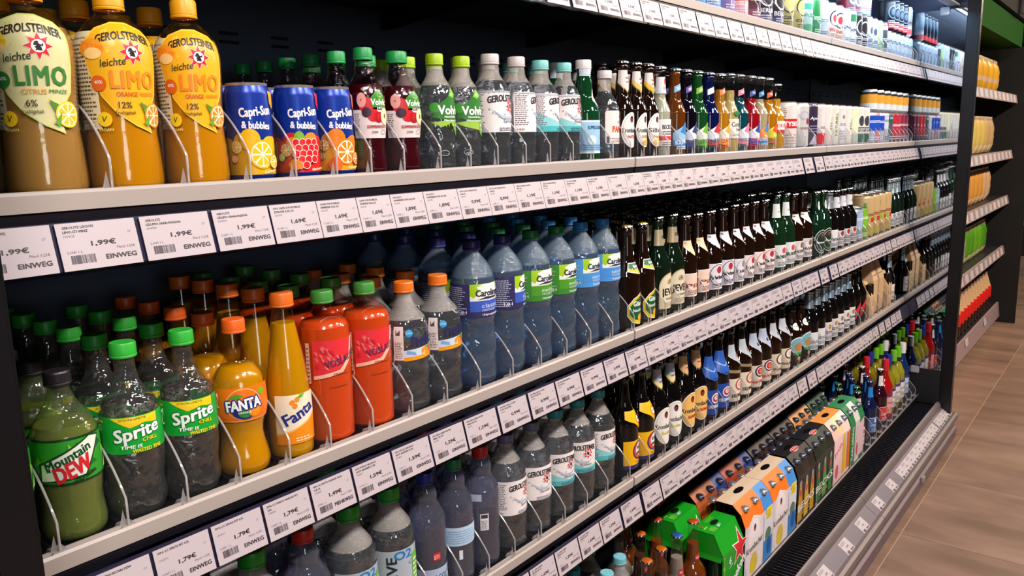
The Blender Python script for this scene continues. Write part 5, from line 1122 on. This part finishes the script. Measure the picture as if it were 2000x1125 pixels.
TILT = math.atan2(.015, .056)
def price_tag(X, w, y, z, tilt, info, word, far, label, group):
    t = ob('price_tag', tag_mesh(w, info, word, far)[0], None, (X, y, z)); t.rotation_euler = (-tilt, 0, 0)
    tag(t, label, 'price tag', group)
    ob('print', tag_mesh(w, info, word, far)[1], t)
    return t
for s in 'ABCD':
    c = sorted(COLS[s], key=lambda q: q[0]); n = len(c)
    if s != 'A': c = [(c[0][0]-.097, .04, 'left of the first column')]+c
    edges = []
    for i, (X, R, short) in enumerate(c):
        a0 = (X+c[i-1][0])/2+.012 if i else X-.045+.012
        b0 = (X+c[i+1][0])/2+.012 if i+1 < len(c) else X+.052
        a0 = max(a0, XL+.006); b0 = min(b0, XR-.016)
        if b0-a0 < .04: continue
        w = min(b0-a0-(.0015 if X > 1.75 or s == 'B' and X > .65 else .005), .0925)
        T = TAGS[s]; j = i-1 if s != 'A' else i
        info = T[max(j, 0)] if T and j < len(T) else ('MW PILS', '0,5L', '1001%03d' % (j*7), ('1,49', '1,69', '1,39', '1,59')[(j+(s == 'D')) % 4], '2,98€/ 1 L')
        word = 'MEHRWEG' if (X > 1.75 and s in 'BCD') or 'GLAS' in info[0] else 'EINWEG'
        lab = 'price tag below %s' % short.replace(', ', ' ') if j >= 0 or s == 'A' else 'white price tag at the left end of the %s shelf' % ORD[s]
        price_tag((a0+b0)/2, w, .968-.0012, Z(SH[s])-.0895, TILT, info, word, X > 2.3, lab, 'price tags on the %s shelf' % ORD[s])
for i in range(9):
    x_ = 1.185+i*.098
    price_tag(x_, .078 if i < 3 else .0925, .968-.0012, Z(SH['A'])-.0895, TILT, ('DPG ENERGY DRINK', '0,33L DS', '10111%02d' % i, '1,19', '3,60€/ 1 L'), 'EINWEG', False, 'white price tag on the top shelf left section, %s from the left' % ORDN[i], 'price tags on the top shelf')
bt = [(2.632, .078), (2.872, .078), (3.075, .078), (3.309, .078), (3.520, .078)]+[(3.69+i*.0835, .083) for i in range(9)]+[(4.470, .088), (4.563, .088), (4.66, .096)]
for i, (x, w_) in enumerate([(1.93, .078), (2.16, .078), (2.39, .078)]+bt):
    price_tag(x, w_, .7315, Z(-1.5045), math.atan2(.054, .037), ('MW PILS', '6X0,33L', '10042%02d' % i, ('4,99', '5,49', '4,79')[i % 3], '2,52€/ 1 L'), 'MEHRWEG', True, 'white price tag on the sloped bumper, %s from the left' % ORDN[i], 'price tags on the bumper')

# ------------------------------------------------------------------ cardboard multipacks of bottles on the bottom deck
def multipack(name, label, X0, y0, nx, pitch, cols, front, top, capcol, topdesign=None, h=.243, group='multipacks on the bottom deck', low=None):
    """open-ended carton around two rows of nx bottles; cols: colour of each front panel section, left to right"""
    W = nx*pitch; D = .150
    t = thing(name, label, 'multipack', (X0+W/2, y0+D/2, surf_z('E')), 0, group)
    v1, v2, v3 = h-.055, h-.012, h+.016; e1, e2 = .016, .046      # front wall, shoulder, ridge
    sec = [(-D/2, .004), (-D/2, v1), (-D/2+e1, v2), (-D/2+e2, v3), (D/2-e2, v3), (D/2-e1, v2), (D/2, v1), (D/2, .004)]
    def sheet(a, b, x0, x1, mi, m, th=.0012):
        (y_, z_), (y2, z2) = a, b; d = Vector((0, y2-y_, z2-z_)).normalized(); nrm = Vector((0, d.z, -d.y))*th
        m.add([(x0, y_, z_), (x1, y_, z_), (x1, y2, z2), (x0, y2, z2), (x0, y_+nrm.y, z_+nrm.z), (x1, y_+nrm.y, z_+nrm.z), (x1, y2+nrm.y, z2+nrm.z), (x0, y2+nrm.y, z2+nrm.z)],
              [(0, 1, 2, 3), (7, 6, 5, 4), (0, 4, 5, 1), (1, 5, 6, 2), (2, 6, 7, 3), (3, 7, 4, 0)], mi)
    mats = []
    def mi(c):
        mm = M(c, .42, 0, .15)
        if mm not in mats: mats.append(mm)
        return mats.index(mm)
    m = MB()
    for k in range(nx):
        xa = -W/2+k*pitch; xb = xa+pitch; c = cols[k % len(cols)]
        for a, b in zip(sec, sec[1:]):
            flat = abs(a[1]-b[1]) < 1e-6
            sheet(a, b, xa, xb, mi(top if flat else low if low and abs(a[0]-b[0]) < 1e-6 and a[0] < 0 else c), m)
    m.box(-W/2, -D/2, .002, W/2, D/2, .005, mi(top))
    ob('carton', m.mesh('carton', mats, False), t)
    def surf(u, v, off):
        if v <= v1: return (u, -D/2-off, v)
        if v <= v2: f = (v-v1)/(v2-v1); return (u, -D/2+e1*f-off, v+off*.3)
        if v <= v3: f = (v-v2)/(v3-v2); return (u, -D/2+e1+(e2-e1)*f-off*.8, v+off*.6)
        return (u, -D/2+e2+(v-v3), v3+off)
    a = Art(); front(a, W, pitch); ob('front_print', a.build('front_print', surf, 0, [v1, v2, v3], .00006, .0005), t)
    hole = Art(); hole.ell(0, v3+.029, .032, .012, '#0a0808'); 
    if topdesign: topdesign(hole, W, v3)
    ob('handle_hole', hole.build('handle_hole', surf, 0, [], .0001, .0005), t)
    bm_ = MB().lathe([(0, .006), (min(pitch*.44, .033), .006), (min(pitch*.44, .033), .13), (pitch*.3, .16), (.0135, .195), (.0135, h-.012), (.0, h-.012)], 16).mesh('bottle', [BROWNGL], True, 50)
    cm = MB().lathe([(.0160, h-.012), (.0150, h-.004), (.0125, h-.001), (0, h)], 18, 0, None).mesh('crown_cap', [M(capcol, .2, .8)], True, 50)
    for r in (-1, 1):
        for k in range(nx):
            o = ob('bottle', bm_, t); o.location = (-W/2+(k+.5)*pitch, r*.0400, 0)
            o2_ = ob('crown_cap', cm, o); o2_.location = (0, (-.014 if r < 0 else .014), .004)
    return t
def krompack(a, W, p):
    a.poly([(-W/2+p*.15, .01), (-W/2+p*1.85, .01), (-W/2+p*1.95, .09), (-W/2+p*1.75, .185), (-W/2+p, .205), (-W/2+p*.25, .185), (-W/2+p*.05, .09)], '#e8dde0')
    a.ring(-W/2+p, .135, .055, .062, .0012, '#c3a98a'); a.ell(-W/2+p, .165, .010, .013, '#3a3038'); a.ell(-W/2+p, .158, .006, .006, '#c8404a')
    a.txt('Krombacher', -W/2+p*1.02, .105, .024, '#2a2832', w=p*1.75, rot=.05, bold=.02)
    a.ell(-W/2+p*.95, .045, .030, .036, '#d8bc4a'); a.ell(-W/2+p*.8, .030, .020, .018, '#e8c81e')
    a.rect(W/2-p, .004, W/2, .080, '#3a84c8'); a.poly([(W/2-p, .08), (W/2, .10), (W/2, .17), (W/2-p, .17)], '#dfe2ec'); a.ell(W/2-p*.5, .095, .026, .024, '#5a7a6a'); a.ell(W/2-p*.4, .05, .02, .03, '#1f5aa8')
    a.rrect(W/2-p*.75, .150, W/2-p*.12, .190, .004, '#e8d41c'); a.lines(W/2-p*.68, .155, W/2-p*.2, .186, 4, '#a8861c', 3)
def becks(col, c2):
    def f(a, W, p):
        for k in range(3):
            x = -W/2+(k+.5)*p; a.poly([(x-.022, .01), (x+.022, .01), (x+.022, .09), (x+.010, .15), (x-.010, .15), (x-.022, .09)], (col, c2)[k % 2]); a.ell(x, .12, .011, .014, '#c8404a'); a.ell(x, .155, .012, .014, '#9a968e')
        a.txt('BECKS', .0, .068, .028, '#e6e4e6', w=W*.92, rot=.06, bold=.05); a.lines(-W*.3, .03, W*.3, .05, 2, '#c9b46a', 3)
    return f
def becktop(a, W, h):
    a.ell(.0, h+.006, .034, .010, '#e9dcdc'); a.ell(.0, h+.006, .031, .008, '#d0303a'); a.txt("BECK'S", 0, h+.006, .006, '#f4eaea', w=.04)
def pinkpack(a, W, p):
    a.rect(-W/2, .01, -W/2+p*1.5, .20, '#e9c3c6'); a.txt('Früh', -W/2+p*.8, .14, .022, '#d8404a', w=p*1.3, rot=.35, bold=.04)
    a.poly([(-W/2+p*1.6, .02), (-W/2+p*2.2, .02), (-W/2+p*2.2, .13), (-W/2+p*2.0, .19), (-W/2+p*1.8, .19), (-W/2+p*1.6, .13)], '#e8b82a'); a.ell(-W/2+p*.6, .05, .02, .03, '#d8606a'); a.rect(W/2-p*.6, .02, W/2-.002, .18, '#e0702a')
def greenpack(a, W, p):
    a.txt('CARLSBERG', -W/2+p*.5, .10, .022, '#e6efe8', w=.15, rot=PI/2, bold=.05); a.poly([(-W/2+p, .02), (W/2-.004, .02), (W/2-.004, .18), (-W/2+p*1.4, .16)], '#e6c3cc'); a.ell(0, .06, .014, .03, '#c85a6a')
OB = ['#e8741c', '#e8741c', '#3f8ad0']
multipack('bottle_multipack', 'orange and blue six bottle carton beside the green carton', 2.288, .908, 3, .0775, OB, krompack, '#d9bfa2', '#d9d6d4', low='#ddd5da')
multipack('bottle_multipack', 'orange and blue six bottle carton beside the black and gold one', 2.523, .908, 3, .0765, OB, krompack, '#d9bfa2', '#d9d6d4', low='#ddd5da')
multipack('bottle_multipack', 'black six bottle carton with gold bottles printed on front', 2.768, .908, 3, .064, ['#1f1a18', '#2c2622'], becks('#c9951e', '#d8a82a'), '#1c191c', '#7a7e8a', becktop)
multipack('bottle_multipack', 'black six bottle carton with green bottles printed on front', 2.968, .908, 3, .072, ['#17211a', '#1c2c20'], becks('#2f7a3a', '#4a9a4a'), '#191b1e', '#7a7e8a', becktop)
multipack('bottle_multipack', 'pink and yellow six bottle carton right of the black ones', 3.192, .908, 3, .072, ['#eec3b0', '#efd2a0', '#e8d2cc'], pinkpack, '#ee9a4a', '#b9bcc4', low='#e6ccca')
multipack('bottle_multipack', 'green and pink six bottle carton next to standing bottles', 3.418, .908, 3, .066, ['#1f7a44', '#d8d4d0', '#1f7a44'], greenpack, '#3f8a5a', '#a9b0b4')
B2 = [('blue topped carton behind the first orange and blue one', 2.285, .077, ['#a8562a', '#8a4a22', '#22387a'], '#262a3a', krompack), ('blue topped carton behind the second orange and blue one', 2.520, .077, ['#9a3a26', '#8a4422', '#22387a'], '#2b3044', krompack),  # rear cartons in darker colours, back row shade put into them
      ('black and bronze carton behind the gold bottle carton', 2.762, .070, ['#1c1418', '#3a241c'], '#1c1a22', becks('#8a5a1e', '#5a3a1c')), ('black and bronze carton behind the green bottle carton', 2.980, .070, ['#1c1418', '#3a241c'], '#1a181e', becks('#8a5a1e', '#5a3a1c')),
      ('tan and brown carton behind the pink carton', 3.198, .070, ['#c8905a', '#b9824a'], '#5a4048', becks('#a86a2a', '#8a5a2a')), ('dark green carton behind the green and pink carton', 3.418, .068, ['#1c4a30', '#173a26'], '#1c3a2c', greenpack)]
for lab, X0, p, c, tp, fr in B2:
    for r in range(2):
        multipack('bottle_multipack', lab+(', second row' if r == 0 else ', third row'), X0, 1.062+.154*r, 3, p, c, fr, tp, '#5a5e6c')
# green six pack with the red star
def starpack(r):
    X0, X1, y0 = 2.118, 2.272, .908+.135*r; W = X1-X0; D = .13; h = .232; c = X0+W/2
    t = thing('bottle_multipack', 'bright green six bottle carton with red star, %s' % ('front', 'behind')[r], 'multipack', (c, y0+D/2, surf_z('E')), 0, 'green cartons with a red star')
    G = M('#0f9a1c', .4, 0, .2); G2 = M('#0a5a14', .5)
    m = MB(); th = .0015
    sec = [(-D/2, .004), (-D/2, .170), (-D/2+.030, h), (D/2-.030, h), (D/2, .170), (D/2, .004)]
    for a, b in zip(sec, sec[1:]):
        d = Vector((0, b[0]-a[0], b[1]-a[1])).normalized(); n = (d.z*th, -d.y*th); xl = -W/2-.0 if a[1] > .16 else -W/2+.0
        m.add([(xl, a[0], a[1]), (W/2, a[0], a[1]), (W/2, b[0], b[1]), (xl, b[0], b[1]), (xl, a[0]+n[0], a[1]+n[1]), (W/2, a[0]+n[0], a[1]+n[1]), (W/2, b[0]+n[0], b[1]+n[1]), (xl, b[0]+n[0], b[1]+n[1])],
              [(0, 1, 2, 3), (7, 6, 5, 4), (0, 4, 5, 1), (1, 5, 6, 2), (2, 6, 7, 3), (3, 7, 4, 0)])
    m.add([(-W/2, -D/2, .165), (-W/2, D/2, .165), (-W/2, D/2-.03, h), (-W/2, -D/2+.03, h), (-W/2-.006, -D/2+.004, .150), (-W/2-.006, D/2-.004, .150)], [(0, 1, 2, 3), (4, 5, 1, 0)])
    m.box(-W/2, -D/2, .002, W/2, D/2, .005)
    ob('carton', m.mesh('carton', [G], False), t)
    def surf(u, v, off):
        if v <= .170: return (u, -D/2-off, v)
        if v <= h: f = (v-.170)/(h-.170); return (u, -D/2+.030*f-off*.8, v+off*.5)
        return (u, -D/2+.030+(v-h), h+off)
    a = Art()
    a.star(.050, .150, .062, .026, 5, '#f2f4ee', PI/2-.12); a.star(.050, .150, .055, .0225, 5, '#d81a20', PI/2-.12)
    a.txt('6', -.022, .135, .024, '#eef4ea', bold=.04); a.txt('x 0,33l', -.018, .115, .007, '#eef4ea', rot=.3)
    a.txt('Heineken', .018, .070, .034, '#f2f4f0', w=.150, rot=.55, bold=.04, shear=.1)
    a.poly([(-W/2+.002, .004), (-W/2+.022, .004), (-W/2+.020, .09), (-W/2+.012, .165), (-W/2+.004, .165)], '#8ac84a')
    for k in range(4): a.ell(-W/2+.011, .03+.038*k, .007, .015, '#4f9a2a', 14)
    a.ell(0, h+.035, .021, .010, '#0a1a0c', 24); a.lines(-.06, h+.008, -.028, h+.030, 5, '#9ad04a', 4); a.lines(-.02, h+.050, .03, h+.062, 4, '#7ac03a', 6); a.star(-.055, h+.050, .007, .003, 5, '#d8402a'); a.rect(-.066, h+.036, -.044, h+.041, '#9ad04a'); a.txt('NEU', -.01, h+.016, .009, '#eef4ea', rot=.2)
    ob('front_print', a.build('front_print', surf, 0, [.170, h], .00006, .0005), t)
    bm_ = MB().lathe([(0, .006), (.024, .006), (.024, .12), (.013, .165), (.012, .20), (.0, .20)], 14).mesh('bottle', [glass('#0c2a14')], True, 50)
    for k in range(3):
        for q in (-1, 1): ob('bottle', bm_, t).location = (-W/2+.026+k*.051, q*.031, 0)
for r in range(2): starpack(r)

# ------------------------------------------------------------------ the dry goods rack beyond the cabinet
RX0, RX1 = 4.80, 8.06
RACK = thing('dry_goods_rack', 'dark shelf rack with grey price rails beyond the drinks cabinet', 'rack', (6.4, 1.2, 0))
def rpart(name, mb, mats, smooth=False):
    o = ob(name, mb.mesh(name, mats, smooth), RACK); o.matrix_parent_inverse = Matrix.Translation(-Vector((6.4, 1.2, 0))); return o
rpart('back_panel', MB().box(RX0, 1.50, 0, RX1+.06, 1.52, 2.35), [M('#131116', .6)])
rpart('end_panel', MB().box(RX1+.03, .84, 0, RX1+.06, 1.52, 2.35), [M('#070506', .7)])
rpart('plinth', MB().box(RX0, 1.0, 0, RX1, 1.50, .045), [M('#141014', .6)])
RZ = (.290, -.165, -.548, -.984, -1.485)
for i, z in enumerate(RZ):
    rpart('shelf_board', MB().box(RX0, .985, Z(z)-.025, RX1, 1.50, Z(z)-.004), [M('#1a171c', .5)])
    rl = rpart('price_rail', MB().prism([(.970, Z(z)), (.955, Z(z)-.070 if i < 4 else Z(z)-.125), (.965, Z(z)-.070 if i < 4 else Z(z)-.125), (.984, Z(z))], RX0, RX1), [M('#a8929a', .4, .1)])
    k = RX0+.06
    while k < RX1-.10:
        if i < 4 or random.random() < .4:
            c = ob('price_card', MB().prism([(.9668, Z(z)-.008), (.9560, Z(z)-.062), (.9570, Z(z)-.062), (.9678, Z(z)-.008)], k, k+.11).mesh('price_card', [M(random.choice(('#d9cdd2', '#c9c3cc', '#b9c6d4')), .4)], False), rl)
        k += .20
def bag_mesh(w_, h_, d, cols):
    """pillow bag: crimped seams at top and bottom, bulging middle; bands of colour up its height"""
    nx, nz = 8, 14; V = []; F = []; mi = []; mats = [M(c, .35, .15) for _, c in cols]
    for side in (-1, 1):
        k = len(V)
        for j in range(nz+1):
            v = j/nz; q = max(0, math.sin(PI*min(max((v-.06)/.88, 0), 1)))**.3
            for i in range(nx+1):
                u = i/nx-.5; b = (1-(2*u)**4)*q; V.append((u*w_*(1-.06*q), side*(d/2*b+.0008)+.0035*math.sin(i*2.3+j)*q*(side < 0), v*h_))
        for j in range(nz):
            m = 0
            for n_, (lim, _) in enumerate(cols):
                if (j+.5)/nz >= lim: m = n_
            for i in range(nx):
                a = k+j*(nx+1)+i; f = (a, a+1, a+nx+2, a+nx+1); F.append(f if side < 0 else f[::-1]); mi.append(m)
    me = bpy.data.meshes.new('bag_body'); me.from_pydata(V, [], F)
    for m in mats: me.materials.append(m)
    me.polygons.foreach_set('material_index', mi); me.polygons.foreach_set('use_smooth', [True]*len(F)); me.update(); return me
BAGS = [(0, 6.25, .25, ['#c98a10', '#d8a01a', '#e0a81e'], '#d3b09a', 'yellow crisp bag with pinkish band', .235),
        (1, 5.75, .19, ['#d9b48a', '#caa27c', '#dcc06a', '#c9a878'], '#e4cfa6', 'tan snack bag', .26),
        (2, 5.70, .18, ['#d99a82', '#d88a6a', '#e0a048', '#d9b08a'], '#e8c8a2', 'salmon pink snack bag', .25),
        (3, 5.80, .19, ['#c8402a', '#d9a8a8', '#d3b9c3', '#5aa02a', '#6ab02a', '#4f9a26'], '#d9c9a2', 'printed snack bag', .26)]
for i, x0, pw, cs, band, nm, hh in BAGS:
    n = int((RX1-.25-x0)/pw); bm_ = {}
    for k in range(n):
        c = cs[min(k*len(cs)//n, len(cs)-1)]
        if c not in bm_: bm_[c] = bag_mesh(pw*1.02, hh, .06, [(0, c), (.30, band), (.46, c), (.92, '#b9a58a')] if i == 0 else [(0, c), (.10, band), (.18, c), (.93, '#a8907a')])
        o = thing('snack_bag', '%s, %s of %d on rack shelf %d from top' % (nm, ORDN[min(k, 9)] if k < 10 else 'number %d' % (k+1), n, i+1), 'bag', (x0+k*pw, 1.065, Z(RZ[i])+.0), random.uniform(-.05, .05), 'snack bags on the rack')
        ob('bag_body', bm_[c], o)
        ob('top_seam', MB().box(-pw*.46, -.003, hh-.002, pw*.46, .003, hh+.012).mesh('top_seam', [M('#c9b59a', .4)], False), o)
def jar_row():
    body = MB().lathe([(0, .0), (.050, 0), (.052, .01), (.052, .15), (.046, .165), (.03, .18)], 18).mesh('bottle_body', [M('#1a0d10', .15)], True, 50)
    red = MB().lathe([(.0528, .085), (.0530, .09), (.0530, .165), (.0475, .178)], 18).mesh('red_label', [M('#d81f1a', .4)], True, 50)
    neck = MB().lathe([(.0475, .178), (.016, .275), (.016, .285)], 18).mesh('tan_neck_wrap', [M('#c9a37a', .6)], True, 50)
    cap = MB().lathe([(.018, .283), (.018, .298), (0, .300)], 16).mesh('cap', [M('#c9c0b4', .25, .8)], True, 40)
    N = 15
    for r in range(2):
        for k in range(N):
            t = thing('soft_drink_bottle', 'dark bottle with red label, %s row of the rack floor, %s from the left' % (('front', 'rear')[r], ORDN[k]), 'bottle', (5.93+k*.135, 1.055+r*.11, Z(RZ[4])), 0, 'red labelled bottles on the rack')
            ob('bottle_body', body, t); ob('red_label', red, t); ob('tan_neck_wrap', neck, t); ob('cap', cap, t)
jar_row()

# green bulkhead, spotlight and the far chiller
gm = M('#0c4602', .8, 0, 0, 0, 300, .1)
structure('trim_1', MB().box(5.0, .93, Z(.650), 7.80, 1.55, Z(.842)).mesh('trim_1', [gm], False))
structure('trim_2', MB().box(4.0, .90, Z(.842), 9.5, 1.6, 2.95).mesh('trim_2', [M('#050405', .9)], False))
sp_ = thing('ceiling_spotlight', 'small grey spotlight above the green bulkhead', 'lamp', (7.25, .86, Z(.90)))
ob('lamp_head', MB().lathe([(0, -.05), (.045, -.05), (.05, -.03), (.045, .05), (.02, .07), (0, .07)], 20).mesh('lamp_head', [M('#8a8488', .4, .3)], True, 40), sp_)
ob('lamp_stem', MB().box(-.01, -.01, .06, .01, .01, .40).mesh('lamp_stem', [M('#4a464a', .4)], False), sp_)
FX = 12.6
FC = thing('far_chiller', 'distant lit chiller with white shelf edges at the aisle end', 'chiller', (FX+.3, .9, 0))
def fpart(name, mb, mats):
    o = ob(name, mb.mesh(name, mats, False), FC); o.matrix_parent_inverse = Matrix.Translation(-Vector((FX+.3, .9, 0))); return o
fpart('base', MB().box(FX, -.8, 0, FX+.7, 2.2, .42), [M('#0d0b10', .5)])
fpart('back_panel', MB().box(FX+.68, -.8, .42, FX+.7, 2.2, 2.1), [M('#b9c3c6', .5)])
fpart('head', MB().box(FX, -.8, 1.98, FX+.7, 2.2, 2.15), [M('#1a1a20', .5)])
FZ = (.44, .78, 1.12, 1.58)
for z in FZ: fpart('shelf_board', MB().box(FX, -.8, z-.05, FX+.66, 2.2, z), [M('#cfe0dc', .4)])
area('far_chiller_lamp', (FX-.05, 1.1, 1.97), .08, 2.4, 22, (.9, 1.0, .98), (0, math.radians(-35), 0))
for i, z in enumerate(FZ):
    for k in range(7):
        c = (('#c8742a', '#d89a3a'), ('#8ab83a', '#a9c84a'), ('#d9a87a', '#c8c8b0'), ('#c9d6d9', '#a9b9c3'))[i][k % 2]
        t = thing('food_box', 'small %s carton in the far chiller, %s on tier %d' % (('orange', 'green', 'pale tan', 'grey')[i], ORDN[k], i+1), 'box', (FX+.12, .55+k*.2, z), 0, 'cartons in the far chiller')
        ob('carton_body', bevel(MB().box(-.08, -.085, 0, .08, .085, .20+.02*(k % 3)).mesh('carton_body', [M(c, .5)], False), .004, 1), t)
